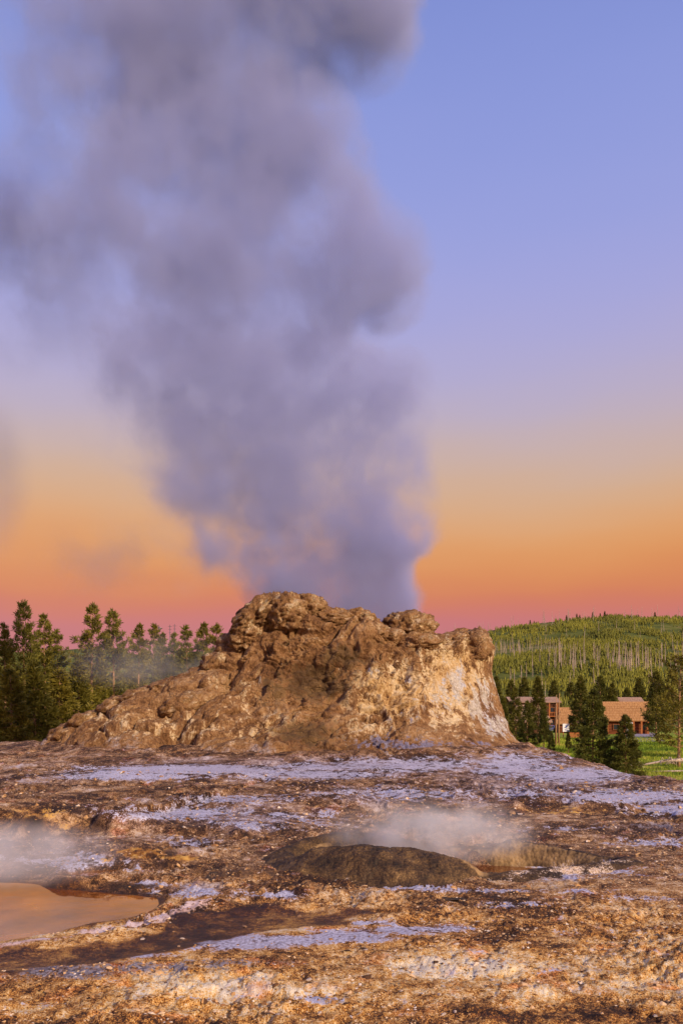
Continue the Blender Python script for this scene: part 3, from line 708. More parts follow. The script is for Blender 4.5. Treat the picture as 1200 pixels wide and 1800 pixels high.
    D = D*(1-Q*0.4)
    V = Pm + N*D[..., None]
    V[..., 2] += 0.30*sm(0.75, 1.0, T)*(1-Q)*fbm3(X*1.0, Yv, Zv*0, 0.9, 3, 90)
    V[0, :, 2] = -0.6
    px, py = proj(V[..., 0], V[..., 1], V[..., 2])
    at = dict(
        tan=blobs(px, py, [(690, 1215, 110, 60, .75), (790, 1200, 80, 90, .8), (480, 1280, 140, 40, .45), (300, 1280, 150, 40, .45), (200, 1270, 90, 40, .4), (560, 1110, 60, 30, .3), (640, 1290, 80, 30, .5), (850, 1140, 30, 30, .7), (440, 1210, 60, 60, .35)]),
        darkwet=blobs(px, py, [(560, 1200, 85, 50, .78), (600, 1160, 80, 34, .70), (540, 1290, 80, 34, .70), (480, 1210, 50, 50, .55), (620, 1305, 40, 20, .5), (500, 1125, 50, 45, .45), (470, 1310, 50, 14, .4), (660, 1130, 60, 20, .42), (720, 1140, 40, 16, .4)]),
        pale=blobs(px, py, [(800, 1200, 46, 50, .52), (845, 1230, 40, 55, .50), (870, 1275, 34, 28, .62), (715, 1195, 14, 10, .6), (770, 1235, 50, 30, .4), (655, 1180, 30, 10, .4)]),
        skirt=sm(.20, .0, T + .06*fbm3(X, Yv, Zv, 1.1, 3, 44))*.62,
        violet=blobs(px, py, [(660, 1305, 80, 26, .60), (740, 1312, 80, 18, .62), (830, 1310, 70, 14, .5), (720, 1260, 60, 24, .3)]))
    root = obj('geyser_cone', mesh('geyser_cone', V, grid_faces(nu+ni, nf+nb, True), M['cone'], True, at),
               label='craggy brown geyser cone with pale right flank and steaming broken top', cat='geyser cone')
    return root
cone_obj = cone()

def icos(sub):
    import bmesh
    bm = bmesh.new(); bmesh.ops.create_icosphere(bm, subdivisions=sub, radius=1.0)
    bm.verts.ensure_lookup_table()
    v = np.array([q.co[:] for q in bm.verts]); f = np.array([[q.index for q in p.verts] for p in bm.faces]); bm.free()
    return v, f
IV5, IF5 = icos(5); IV4, IF4 = icos(4); IV2, IF2 = icos(2)

# swollen knobs of geyserite that sit round the top of the cone and down its left shoulder
def knob(px, py, d, rx, rz_, ry, tilt, seed, dark=0.1):
    iv, fi = (IV5, IF5) if py < 1135 else (IV4, IF4)
    c = PD(px, py, d); v = iv*np.array([rx, ry, rz_])
    a = math.radians(tilt); v = np.stack([v[:, 0]*math.cos(a)-v[:, 2]*math.sin(a), v[:, 1], v[:, 0]*math.sin(a)+v[:, 2]*math.cos(a)], -1)
    wv = v + c
    n = fbm3(wv[:, 0], wv[:, 1], wv[:, 2], 0.75, 4, seed)
    d1, d2 = worley3(wv[:, 0]/.34, wv[:, 1]/.34, wv[:, 2]/.26, seed)
    g1, g2 = worley3(wv[:, 0]/.13, wv[:, 1]/.13, wv[:, 2]/.12, seed+3)
    tt = fbm3(wv[:, 0]*.6, wv[:, 1]*.6, wv[:, 2]*1.3, .45, 4, seed+9)*2.4; fr = tt-np.floor(tt)
    k = 1 + 0.30*n + 0.26*(np.sqrt(np.clip(1-(d1/.85)**2, 0, 1))-.5) + 0.07*np.sqrt(np.clip(1-(g1/.85)**2, 0, 1)) - .06*sm(.12, 0, d2-d1) + .22*sm(0, .8, fr)*sm(1, .9, fr) + .10*fbm3(wv[:, 0], wv[:, 1], wv[:, 2], .2, 3, seed+12)
    v = v*k[:, None]; z = np.zeros(len(v))
    lit = np.full(len(v), .25)  # uniform tan amount over the whole knob
    at = dict(tan=lit, darkwet=z+dark, pale=z, violet=z, skirt=z)
    o = obj('knob', mesh('knob', v, fi, M['cone'], True, at), cone_obj); o.location = c
    return o
for i, a in enumerate([(462, 1086, 26.2, .95, .46, .8, 38, .05), (512, 1082, 25.9, .62, .55, .7, 10, .2), (546, 1072, 26.0, .52, .42, .6, -10, .25), (590, 1092, 26.0, .70, .34, .7, -8, .2),
                       (632, 1096, 26.2, .62, .36, .7, -14, .25), (718, 1108, 26.8, .74, .48, .7, -4, .12), (690, 1122, 25.6, .36, .26, .4, -10, .2), (660, 1112, 25.6, .42, .28, .45, -20, .2), (735, 1130, 25.4, .5, .22, .45, 4, .3),
                       (800, 1128, 26.4, .7, .22, .6, 6, .05), (836, 1140, 26.2, .42, .5, .6, -12, .0), (440, 1120, 26.2, .55, .45, .7, 20, .05), (412, 1142, 26.6, .5, .44, .7, 25, .0), (388, 1170, 26.4, .62, .42, .7, 30, .0),
                       (352, 1200, 26.2, .8, .36, .8, 12, .0), (300, 1212, 26.3, .66, .30, .8, 8, .0), (252, 1228, 26.2, .72, .3, .8, 14, .0), (205, 1246, 26.1, .6, .3, .7, 16, .0), (160, 1268, 26.0, .62, .28, .7, 20, .0),
                       (120, 1291, 26.0, .56, .30, .6, 18, .0), (372, 1215, 25.4, .6, .4, .6, 35, .0), (330, 1240, 24.8, .7, .3, .6, 14, .0)]):
    knob(*a[:7], 200+i*5, a[7])

# ------------------------------------------------------------------ crater rim of the small hot spring
def spring_rim():
    nx, ny = 520, 300
    xs = np.linspace(-1.35, 3.65, nx); ys = np.linspace(7.15, 10.1, ny)
    Y, X = np.meshgrid(ys, xs, indexing='ij')
    jx, jy = X + 0.06*fbm2(X, Y, .5, 3, 3), Y + 0.06*fbm2(X, Y, .5, 3, 6)
    H = np.full(X.shape, -1.0); hs = []
    for l in (RIM_FRONT, RIM_BACK, RIM_LOW, RIM_FAR):
        d, v = near_line(jx, jy, l); inside = sdf_poly(jx, jy, BASIN)
        wv = v[..., 1]*np.where(inside < 0, 0.70, 1.10)
        hs.append(v[..., 0]*np.exp(-(d/wv)**2.4))
    hs = np.array(hs); H = np.log(np.exp(hs*40).sum(0)/4*1.0 + 0)/40
    H = np.maximum(H, 0)
    g = ground_z(X, Y, False)
    d1, _ = worley2(X/.05, Y/.05, 31); d2_, c2 = worley2(X/.17, Y/.17, 32)
    tex = 0.017*np.sqrt(np.clip(1-(d1/.8)**2, 0, 1)) + 0.012*np.clip(.7-d2_, 0, 1) + 0.010*fbm2(X, Y, .3, 4, 37)
    Z = g - 0.05 + H*1.10 + tex*sm(0.02, 0.10, H)
    ins = sdf_poly(X, Y, BASIN)
    px, py = proj(X, Y, Z)
    dfar, _ = near_line(X, Y, RIM_FAR); dback, _ = near_line(X, Y, RIM_BACK)
    inner = np.where((ins < 0.02), 0.35 + 0.3*sm(8.4, 9.0, Y), 0)*sm(.45, .15, dfar)
    inner = np.maximum(inner, 0.8*np.exp(-(near_line(X, Y, RIM_FRONT[-2:])[0]/.12)**2))
    inner = np.maximum(inner, .72*sm(-.03, -.10, ins)*sm(.5, .2, dback))  # ochre puts the lit look of the back inner face into the colour
    apron = blobs(px, py, [(1000, 1535, 120, 22, .55), (560, 1548, 80, 8, .35), (870, 1548, 60, 8, .5), (1080, 1515, 60, 8, .5)])
    return obj('spring_crater', mesh('spring_crater', np.stack([X, Y, Z], -1), grid_faces(ny, nx), M['rim'], True, dict(inner=inner, apron=apron)),
               label='low dark pebbly crater rim around the steaming hot spring before the cone', cat='hot spring')
spring_rim()

def flat_poly(name, pts, z, mat, grow=0.0, **kw):
    import bmesh
    bm = bmesh.new(); c = np.mean(np.array(pts), 0)
    vs_ = [bm.verts.new((c[0]+(q[0]-c[0])*(1+grow), c[1]+(q[1]-c[1])*(1+grow), z)) for q in pts]
    bm.faces.new(vs_); bmesh.ops.triangulate(bm, faces=bm.faces[:])
    me = bpy.data.meshes.new(name); bm.to_mesh(me); bm.free(); me.materials.append(mat)
    return obj(name, me, **kw)
flat_poly('pool_water', POOL, -0.072, M['water'], 0.06, kind='structure')
flat_poly('small_pool_water', TARN, -0.03, M['water'], 0.05, kind='structure')
flat_poly('spring_water', BASIN, -0.16, M['water'], -0.02, kind='structure')

# ------------------------------------------------------------------ loose stones and gravel of the terrace
def stone_mesh(seed):
    r = np.random.RandomState(seed); v = IV2*np.array([1, r.uniform(.55, .9), r.uniform(.28, .5)])
    n = fbm3(v[:, 0]+seed*3, v[:, 1], v[:, 2], .9, 3, seed); v = v*(1+.45*n)[:, None]
    for k in range(6):                                         # flat broken facets
        a = r.normal(size=3); a /= np.linalg.norm(a); a[2] = abs(a[2])
        d = v@a; lim = np.quantile(d, .80); v = v - np.outer(np.clip(d-lim, 0, None), a)*.9
    return mesh('stone', v, IF2, M['stone'], False)
STONES = [stone_mesh(s) for s in range(12)]
def scatter_stones():
    r = np.random.RandomState(5); L = []
    for i in range(120): L.append((r.uniform(-30, 1230), r.uniform(1575, 1790), r.uniform(5, 13)))
    for i in range(60): L.append((r.uniform(640, 1220), r.uniform(1570, 1700), r.uniform(5, 12)))
    for i in range(50): L.append((r.uniform(0, 1200), r.uniform(1345, 1560), r.uniform(4, 9)))
    for i in range(46): L.append((r.uniform(1050, 1215), r.uniform(1381, 1398), r.uniform(4, 9)))       # edge of the terrace
    for a, b, c in [(432, 1472, 15), (445, 1478, 11), (900, 1428, 16), (915, 1430, 11), (940, 1310, 12), (925, 1306, 9), (610, 1330, 10), (985, 1350, 11), (1005, 1356, 9), (960, 1322, 9), (1040, 1383, 11), (1020, 1388, 14), (995, 1384, 10), (1010, 1392, 12),
                    (800, 1665, 15), (830, 1672, 13), (770, 1668, 10), (690, 1715, 14), (880, 1690, 15), (1040, 1718, 11), (545, 1720, 13), (730, 1700, 12)]: L.append((a, b, c))
    pool = np.array(POOL); n = 0
    for px, py, s in L:
        q = P(px, py)
        if sdf_poly(np.array([q[0]]), np.array([q[1]]), POOL)[0] < .1 or sdf_poly(np.array([q[0]]), np.array([q[1]]), BASIN)[0] < .35: continue
        ys = np.linspace(max(3, q[1]-2.5), q[1]+2.5, 60); xs = (px-600)/F*ys; zz = ground_z(xs, ys)
        i = np.argmin(np.abs(proj(xs, ys, zz)[1]-py)); x, y, z = xs[i], ys[i], zz[i]
        k = s/F*y*.62
        o = obj('stone', STONES[r.randint(12)], terrace, loc=(x, y, z+k*.05)); o.scale = (k, k, k*r.uniform(.7, 1.2)); o.rotation_euler = (r.normal(0, .18), r.normal(0, .18), r.uniform(0, 6.28))
scatter_stones()

def gravel(n):
    r = np.random.RandomState(15)
    y = 2.6*(17/2.6)**(r.rand(n)**1.15); u = r.uniform(-.6, .6, n); x = u*y
    k = (sdf_poly(x, y, POOL) > .05) & (sdf_poly(x, y, BASIN) > .3) & (sdf_poly(x, y, RUNOFF) > .02) & (sdf_poly(x, y, TERR) < -.5)
    k &= (fbm2(x, y, .8, 3, 61) > -.25 - .5*r.rand(n)) & ((sdf_poly(x, y, PALE1) > .05) | (r.rand(n) < .12)); x, y = x[k], y[k]; n = len(x)
    z = ground_z(x, y); s = r.uniform(.004, .013, n)*(0.6+y*.085)*(1+1.4*(r.rand(n) > .95))
    base = np.array([(1, 0, 0), (.45, .8, .05), (-.55, .75, 0), (-1, -.05, .04), (-.4, -.85, 0), (.6, -.7, .03), (.1, .05, .55), (-.35, .25, .5)])
    faces = np.array([(0, 1, 6), (1, 7, 6), (1, 2, 7), (2, 3, 7), (3, 4, 7), (4, 6, 7), (4, 5, 6), (5, 0, 6)])
    a = r.uniform(0, 6.28, n); c_, s_2 = np.cos(a), np.sin(a); b = base[None]*r.uniform(.6, 1.35, (n, 8, 1))
    b[..., 2] *= r.uniform(.4, 1.2, n)[:, None]
    vx = (b[..., 0]*c_[:, None]-b[..., 1]*s_2[:, None])*s[:, None]; vy = (b[..., 0]*s_2[:, None]+b[..., 1]*c_[:, None])*s[:, None]*.8
    t1, t2 = r.normal(0, .25, n), r.normal(0, .25, n)
    vz = b[..., 2]*s[:, None] + vx*t1[:, None] + vy*t2[:, None]
    V = np.stack([vx+x[:, None], vy+y[:, None], vz+z[:, None]], -1).reshape(-1, 3)
    Fc = (faces[None]+8*np.arange(n)[:, None, None]).reshape(-1, 3)
    return obj('gravel', mesh('gravel', V, Fc, M['gravel'], False), kind='stuff', label='loose orange and tan sinter crumbs strewn over the terrace', cat='gravel')
gravel(42000)

# ------------------------------------------------------------------ pines
def conifer(seed, h, w_, base, n_br, tufts, style, leafsize, bare=0.0):
    """trunk with limbs (MB) and crown of needle sprays; style 'pine' (open, upturned) or 'spruce' (full cone)"""
    r = np.random.RandomState(seed); tr = MB()
    bend = r.uniform(-.02, .02, 2)*h
    ax = lambda z: np.array([bend[0]*(z/h)**2, bend[1]*(z/h)**2, z])
    zs = np.linspace(-.4, h*.98, 8); r0 = .013*h + .03
    tr.tube([tuple(ax(max(z, 0))*[1, 1, 0] + [0, 0, z]) for z in zs], [max(.015, r0*(1-z/h*.95)) for z in zs], 7)
    C, Dr, S = [], [], []
    for i in range(n_br):
        wh = max(8, n_br//5); f0 = (i+r.rand())/n_br; f = (np.floor(f0*wh)+.5+r.normal(0, .13))/wh; f = min(max(f, 0.0), .995); z = h*(base + (0.985-base)*f**.9); a = i*2.4 + r.uniform(-.6, .6)
        if style == 'pine': prof = (min(1, 1.25*(1-f)**.9+.06))*(.55+.45*min(1, f*3.5+.2))*r.uniform(.45, 1.15); up = r.uniform(-.05, .45) + .5*f
        else: prof = ((1-f)**.85 + .05)*r.uniform(.7, 1.1); up = -.18 + .55*f + r.uniform(-.1, .1)
        L = w_*prof
        d = np.array([math.cos(a), math.sin(a), up]); p0 = ax(z)
        mid = p0 + d*L*.5 + [0, 0, -.04*L]; tip = p0 + d*L + [0, 0, .10*L]
        if L > .25: tr.tube([tuple(p0), tuple(mid), tuple(tip)], [.010*h*.25*(1-f)+.014, .012, .006], 4, False)
        nt_ = max(3, int(tufts*(L/w_)+2))
        for k in range(nt_):
            s = r.uniform(.22, 1.0)**.7; q = p0*(1-s)**2 + 2*mid*s*(1-s) + tip*s*s
            side = np.array([-math.sin(a), math.cos(a), 0])*r.normal(0, .17*L*(1.15-abs(s-.55))) + [0, 0, r.normal(0, .03*L + .03)]
            C.append(q+side); Dr.append(d*.7 + side*1.2/(L+.1) + [0, 0, .35]); S.append(leafsize*r.uniform(.7, 1.25))
    C, Dr, S = np.array(C), np.array(Dr), np.array(S)
    # leader at the top
    nl = 7; C = np.concatenate([C, [ax(h*(.94+.06*k/nl)) for k in range(nl)]]); Dr = np.concatenate([Dr, np.tile([0, 0, 1.], (nl, 1))]); S = np.concatenate([S, np.full(nl, leafsize*.8)])
    m, k = len(C), 8
    d = Dr[:, None]/np.linalg.norm(Dr, axis=1)[:, None, None] + r.normal(0, .62, (m, k, 3)); d /= np.linalg.norm(d, axis=-1, keepdims=True)
    sd = np.cross(d, r.normal(size=(m, k, 3))); sd /= np.linalg.norm(sd, axis=-1, keepdims=True)
    l = S[:, None, None]*r.uniform(.6, 1.2, (m, k, 1)); o = C[:, None] + r.normal(0, .16, (m, k, 3))*S[:, None, None]
    wd = l*.11
    V = np.stack([o-sd*wd*.6, o+d*l*.5+sd*wd, o+d*l, o+d*l*.5-sd*wd], 2).reshape(-1, 3)
    Fc = np.arange(len(V)).reshape(-1, 4)
    return tr, V, Fc
def conifer_kind(seed, h, w_, base, nb, tf, style, leaf, needle):
    tr, V, Fc = conifer(seed, h, w_, base, nb, tf, style, leaf)
    return tr.me('trunk', M['bark'], True), mesh('crown', V, Fc, M[needle], True), h
PINES = [conifer_kind(31, 13, 2.0, .36, 64, 25, 'pine', .36, 'needle'), conifer_kind(32, 13, 1.7, .42, 58, 25, 'pine', .36, 'needle'), conifer_kind(33, 13, 2.3, .30, 74, 27, 'pine', .36, 'needle'),
         conifer_kind(34, 13, 1.5, .5, 50, 24, 'pine', .36, 'needle'), conifer_kind(35, 13, 2.1, .12, 84, 27, 'pine', .36, 'needle')]
BUSHY = [conifer_kind(41, 7.5, 2.0, .03, 84, 22, 'spruce', .40, 'needle'), conifer_kind(42, 7.5, 1.7, .05, 78, 22, 'spruce', .40, 'needle')]
SPRUCE = [conifer_kind(51, 7.6, 2.05, .06, 120, 40, 'spruce', .28, 'needle_dark'), conifer_kind(52, 7.6, 2.2, .08, 120, 40, 'spruce', .28, 'needle_dark'), conifer_kind(53, 10, 2.0, .10, 90, 20, 'spruce', .46, 'needle_dark'), conifer_kind(54, 10, 1.6, .22, 80, 18, 'spruce', .46, 'needle_dark')]
WIDE = [conifer_kind(61, 12, 4.4, .14, 80, 36, 'pine', .36, 'needle')]

def tree(kind, pos, h, label, group=None, rz=0.0, name='pine_tree', sx=1.0):
    tm, cm, h0 = kind; k = h/h0
    t = empty(name, pos, label, 'tree', group, rz); t.scale = (k*sx, k*sx, k)
    obj('trunk', tm, t); obj('crown', cm, t)
    return t
def tree_px(kind, px, top, d, label, group=None, name='pine_tree', sx=1.0, rz=None):
    x = (px-600)/F*d; z = float(valley_z(np.array([x]), np.array([d]))[0]); zt = EYE - (top-HZ)*d/F
    return tree(kind, (x, d, z), zt-z, label, group, R.uniform(0, 6.28) if rz is None else rz, name, sx)
LT = [(10, 1096, 60, 3, 'slender pine cut by the left edge of the picture'), (44, 1056, 62, 0, 'tallest pine near the left edge with open drooping upper limbs'),
      (80, 1079, 66, 1, 'dense pine just right of the tallest one at the left'), (104, 1106, 70, 3, 'short-topped pine beside the gap in the left tree line'),
      (161, 1061, 64, 2, 'tall pine with a long limb reaching left over the gap'), (201, 1072, 66, 0, 'tall pine just right of the one with the long left limb'),
      (243, 1096, 68, 1, 'pine with a tall bare lit trunk behind the left shoulder of the cone'), (268, 1097, 74, 3, 'narrow pine in the middle of the misty left tree line'),
      (284, 1112, 70, 1, 'low pine between the narrow pine and the dark one below the masts'), (305, 1113, 72, 4, 'small dark pine directly below the two thin masts'),
      (331, 1099, 68, 3, 'pine with open branches just right of the masts'), (356, 1094, 70, 1, 'tall dark pine second from the cone in the left tree line'),
      (379, 1097, 66, 2, 'rounded pine closest to the cone in the left tree line')]
for px, top, d, k, lb in LT: tree_px(PINES[k], px, top, d, lb, 'pines behind the left of the cone', sx=.9)
for px, top, d, k, lb in [(22, 1178, 52, 0, 'bushy green pine at the far left below the slender one'), (62, 1165, 54, 1, 'bushy pine with low branches in front of the tallest left pine'), (104, 1178, 56, 0, 'low green pine beside the left foot of the cone'),
                          (138, 1162, 58, 1, 'dark bushy pine under the gap in the left tree line'), (-30, 1150, 56, 1, 'bushy pine half outside the left edge')]:
    tree_px(BUSHY[k], px, top, d, lb, 'bushy pines low in the left tree line', sx=1.15)
for i in range(22):
    px = -60 + i*24 + R.uniform(-8, 8); d = R.uniform(80, 104)
    tree_px(PINES[4] if i % 2 else BUSHY[i//2 % 2], px, R.uniform(1150, 1190), d, 'dark pine filling the back row of the left tree line', 'back row of the left tree line', sx=1.25)

# right side: near spruces, wide pine at the edge, screen of trees round the cabins
tree_px(SPRUCE[0], 1041, 1212, 68, 'full dark spruce in front of the store, taller of the pair', name='spruce_tree')
tree_px(SPRUCE[1], 1099, 1257, 66, 'shorter full spruce right of the taller one on the meadow', name='spruce_tree')
tree_px(WIDE[0], 1192, 1152, 80, 'wide spreading pine at the right edge of the picture', rz=0.6)
tree_px(WIDE[0], 1262, 1105, 92, 'tall wide pine mostly outside the right edge', rz=2.2)
for px, top, d, k, lb in [(905, 1208, 120, 2, 'dark spruce beside the right flank of the cone'), (884, 1225, 104, 3, 'dark spruce half hidden by the right flank of the cone'), (945, 1190, 126, 3, 'tall dark spruce standing before the log lodge'), (926, 1232, 112, 2, 'low spruce before the gable end of the log cabin'),
                          (955, 1248, 108, 3, 'low spruce below the log cabin eaves'), (1020, 1188, 150, 2, 'tall spruce behind the taller of the near pair'), (998, 1286, 104, 3, 'little spruce below the white sign'), (968, 1285, 106, 2, 'little spruce beside the twin bare trunks'),
                          (1078, 1222, 215, 3, 'spruce behind the ridge of the store roof'), (1152, 1180, 150, 2, 'tall spruce between the store and the wide right pine')]:
    tree_px(SPRUCE[k], px, top, d, lb, 'spruces round the cabins', name='spruce_tree')
for i in range(15):
    px = 850 + i*25 + R.uniform(-5, 5); d = R.uniform(225, 300)
    tree_px(SPRUCE[2+i % 2], px, R.uniform(1188, 1212), d, 'dark spruce in the row behind the cabins at the foot of the hill', 'row of spruces at the foot of the hill', name='spruce_tree', sx=1.2)

for i, (px, hh) in enumerate([(931, 8), (938, 6), (995, 9), (1013, 10), (1018, 8), (1041, 11), (1054, 9), (1062, 12), (1066, 8), (1086, 7), (1150, 10), (1121, 6)]):
    y = RY - 4; x = (px-600)/F*y; z = float(hill_z(np.array([x]), np.array([y]))[0])
    tree(SPRUCE[2+i % 2], (x, y, z), hh*.72, 'dark living pine standing tall on the skyline of the hill', 'living pines on the skyline', i*1.3, sx=1.1)

# twin bare trunks, fallen dead tree
def bare_trunk(px, top, base, label):
    d = F*(EYE+4.5)/(base-HZ); b = MB(); h = (base-top)*d/F; r = random.Random(px)
    b.tube([(0, 0, -.3), (.05, 0, h*.5), (.12, 0, h)], [.16, .12, .04], 6)
    for k in range(9):
        z = r.uniform(.3, .97)*h; a = r.uniform(0, 6.28); l = r.uniform(.3, .8)
        b.tube([(.1*z/h, 0, z), (.1*z/h+math.cos(a)*l, math.sin(a)*l, z-.12)], [.03, .01], 3, False)
    x = (px-600)/F*d
    return obj('bare_tree', b.me('bare_trunk', M['bark'], True), loc=(x, d, -4.5), label=label, cat='dead tree')
bare_trunk(976, 1221, 1311, 'left of two thin bare trunks in front of the shingled shed')
bare_trunk(981, 1218, 1309, 'right of two thin bare trunks in front of the shingled shed')
def fallen():
    t = empty('fallen_tree', PD(1150, 1352, 76)*[1, 1, 0]+[0, 0, -4.35], 'bleached fallen dead tree with bare branches lying on the meadow', 'fallen tree')
    b = MB(); b.tube([(-2.6, 0, .25), (-.6, .2, .45), (1.2, .3, .75), (3.4, .5, .85)], [.04, .09, .14, .2], 7); obj('trunk', b.me('trunk', M['snag'], True), t)
    r = random.Random(4)
    for k in range(20):
        x = r.choice([r.uniform(-2.4, -1.2), r.uniform(.4, 2.4)]); a = r.uniform(-1, 1); l = r.uniform(.5, 1.3); z0 = .25+.15*(x+2.6)
        b = MB(); b.tube([(x, .2, z0), (x+a*.4*l, -.3*l+.2, z0+r.uniform(-.15, .45)*l), (x+a*l*.8, -.7*l, max(.02, z0-.5*l+r.uniform(0, .5)))], [.045, .03, .01], 4)
        obj('branch', b.me('branch', M['snag'], True), t)
    b = MB(); b.tube([(-1.2, -2.2, .08), (1, -2.3, .12), (3.6, -2.0, .14)], [.05, .09, .08], 6)
    q = PD(1165, 1357, 74)
    obj('dead_log', b.me('dead_log', M['snag'], True), loc=(q[0], q[1]+2, -4.5), label='thin bleached log lying on the grass in front of the fallen tree', cat='log')
fallen()
def roots():
    q = PD(1186, 1337, 82); r = random.Random(9)
    t = empty('root_mass', (q[0], q[1], -4.5), 'brown tangle of roots at the foot of the wide right pine', 'roots')
    for k in range(16):
        a = r.uniform(0, 6.28); l = r.uniform(.7, 1.6); b = MB()
        b.tube([(0, 0, .2), (math.cos(a)*l*.5, math.sin(a)*l*.5, r.uniform(.3, .8)), (math.cos(a)*l, math.sin(a)*l, r.uniform(0, .5))], [.10, .06, .02], 5)
        obj('root', b.me('root', M['snag'], True), t)
roots()

def grass(n):
    r = np.random.RandomState(3)
    y = r.uniform(42, 150, n); u = r.uniform(.2, .5, n); x = u*y; k = sdf_poly(x, y, TERR) > 11.6; x, y = x[k], y[k]; n = len(x)
    dens = fbm2(x, y, 5, 3, 8); z = valley_z(x, y)-.04; h = r.uniform(.10, .28, n)*(1+.8*dens)*(y/75); wd = .035*(y/75)
    a = r.uniform(0, 6.28, n); dx, dy = np.cos(a)*wd, np.sin(a)*wd; lx, ly = r.normal(0, .35, n)*h, r.normal(0, .35, n)*h
    V = np.stack([np.stack([x-dx, y-dy, z], -1), np.stack([x+dx, y+dy, z], -1), np.stack([x+lx, y+ly, z+h], -1)], 1).reshape(-1, 3)
    return obj('grass', mesh('grass', V, np.arange(3*n).reshape(-1, 3), M['blade'], False), kind='stuff', label='tufts of green grass on the meadow beyond the terrace', cat='grass')
grass(60000)

# ------------------------------------------------------------------ cabins
def gabled(name, label, x0, y0, wd, dp, wall, rise, wallmat, roofmat, rz=0.0, over=.5, courses=7, z0=-4.6, hip=0.0):
    """ridge along local x; front wall at local y=0"""
    t = empty(name, (x0, y0, z0), label, 'cabin', 'log cabins below the hill', rz)
    nlog = max(5, int(wall/.32)); lh = wall/nlog
    for k in range(nlog):                                      # stacked logs
        b = MB(); z = (k+.5)*lh
        b.tube([(-.18, 0, z), (wd+.18, 0, z)], lh*.53, 8); b.tube([(-.18, dp, z), (wd+.18, dp, z)], lh*.53, 8)
        b.tube([(0, -.18, z), (0, dp+.18, z)], lh*.53, 8); b.tube([(wd, -.18, z), (wd, dp+.18, z)], lh*.53, 8)
        obj('log_course', b.me('log_course', wallmat), t)
    b = MB()
    for xx in (0.02, wd-.1): b.add([(xx, .05, wall), (xx, dp-.05, wall), (xx, dp/2, wall+rise*.94), (xx+.08, .05, wall), (xx+.08, dp-.05, wall), (xx+.08, dp/2, wall+rise*.94)], [(0, 1, 2), (5, 4, 3), (0, 3, 4, 1), (1, 4, 5, 2), (2, 5, 3, 0)])
    obj('gable', b.me('gable', wallmat), t)
    rf = MB(); tk = .12
    e = over; sl = rise/(dp/2); ze = wall - e*sl
    rf.add([(-e, -e, ze), (wd+e, -e, ze), (wd+e-hip, dp/2, wall+rise), (-e+hip, dp/2, wall+rise), (-e, dp+e, ze), (wd+e, dp+e, ze),
            (-e, -e, ze+tk), (wd+e, -e, ze+tk), (wd+e-hip, dp/2, wall+rise+tk), (-e+hip, dp/2, wall+rise+tk), (-e, dp+e, ze+tk), (wd+e, dp+e, ze+tk)],
           [(6, 7, 8, 9), (9, 8, 11, 10), (3, 2, 1, 0), (4, 5, 2, 3), (0, 1, 7, 6), (5, 4, 10, 11), (1, 2, 8, 7), (2, 5, 11, 8), (0, 6, 9, 3), (3, 9, 10, 4)])
    roof = obj('roof', rf.me('roof', roofmat), t)
    r = random.Random(hash(name) % 1000 + 7)
    L = math.hypot(dp/2+e, rise+e*sl)
    for c in range(courses):                                    # butted shingle courses, a little ragged
        b = MB(); f0, f1 = c/courses, (c+1.12)/courses; f1 = min(f1, 1.0); x = -e-.03; xe = wd+e+.03
        while x < xe - .05:
            w_ = min(r.uniform(.35, .75), xe-x); j = r.uniform(-.03, .03)
            ins0, ins1 = hip*f0, hip*f1
            if x >= -e+ins0-.1 and x+w_ <= wd+e-ins0+.1:
                ya, yb = -e-.06+(dp/2+e)*f0+j, -e+(dp/2+e)*f1; za, zb = ze+tk+(rise+e*sl)*f0, ze+tk+(rise+e*sl)*f1
                b.add([(x+.012, ya, za+.02), (x+w_-.012, ya, za+.02), (x+w_-.012, yb, zb+.012), (x+.012, yb, zb+.012), (x+.012, ya, za+.075+j*.5), (x+w_-.012, ya, za+.075+j*.5), (x+w_-.012, yb, zb+.03), (x+.012, yb, zb+.03)],
                      [(4, 5, 6, 7), (0, 1, 5, 4), (1, 2, 6, 5), (3, 0, 4, 7)])
            x += w_
        if b.v: obj('shingle_course', b.me('shingle_course', roofmat), roof)
    return t
def win(t, x0, x1, z0, z1, y=-.2):
    b = MB(); b.box(x0, x1, y, y+.12, z0, z1); w_ = obj('window', b.me('window', M['post']), t)
    b = MB(); b.box(x0+.09, x1-.09, y-.015, y+.02, z0+.09, z1-.09); obj('pane', b.me('pane', M['pane']), w_)
def at_px(px, d): return (px-600)/F*d

# store with a wide shingled roof and posts
D = 172.0
st = gabled('shingled_store', 'low log store with a wide orange shingle roof and posts', at_px(1068, D), D, 8.2, 7.0, 3.7, 3.3, M['log'], M['shingle'], rz=-0.22, over=.85, courses=8)
for x in (-.2, 3.2, 5.1, 6.7, 8.0):
    b = MB(); b.box(x-.17, x+.17, -.95, -.63, 0, 2.95); obj('post', b.me('post', M['post']), st)
b = MB(); b.box(3.5, 5.0, -.42, -.2, 0, 2.6); dr_ = obj('doorway_shade', b.me('doorway_shade', M['shade_black']), st)  # solid near-black box; the shade of the open recess is put into its colour
b = MB(); b.box(3.75, 4.5, -.5, -.40, .5, 1.3); obj('notice', b.me('notice', M['white']), st)
b = MB(); b.box(3.6, 4.9, -1.05, -.92, 2.42, 2.68); obj('sign_board', b.me('sign_board', M['white']), st)
win(st, 1.0, 2.3, 1.0, 2.3, -.36); win(st, 6.9, 7.7, 1.0, 2.2, -.36)
sh = gabled('shingled_shed', 'small shed with an orange shingle roof beside the white sign', at_px(981, 182), 182, 4.3, 6.0, 2.6, 3.1, M['log'], M['shingle'], rz=-0.2, over=.6, courses=6, hip=1.2)
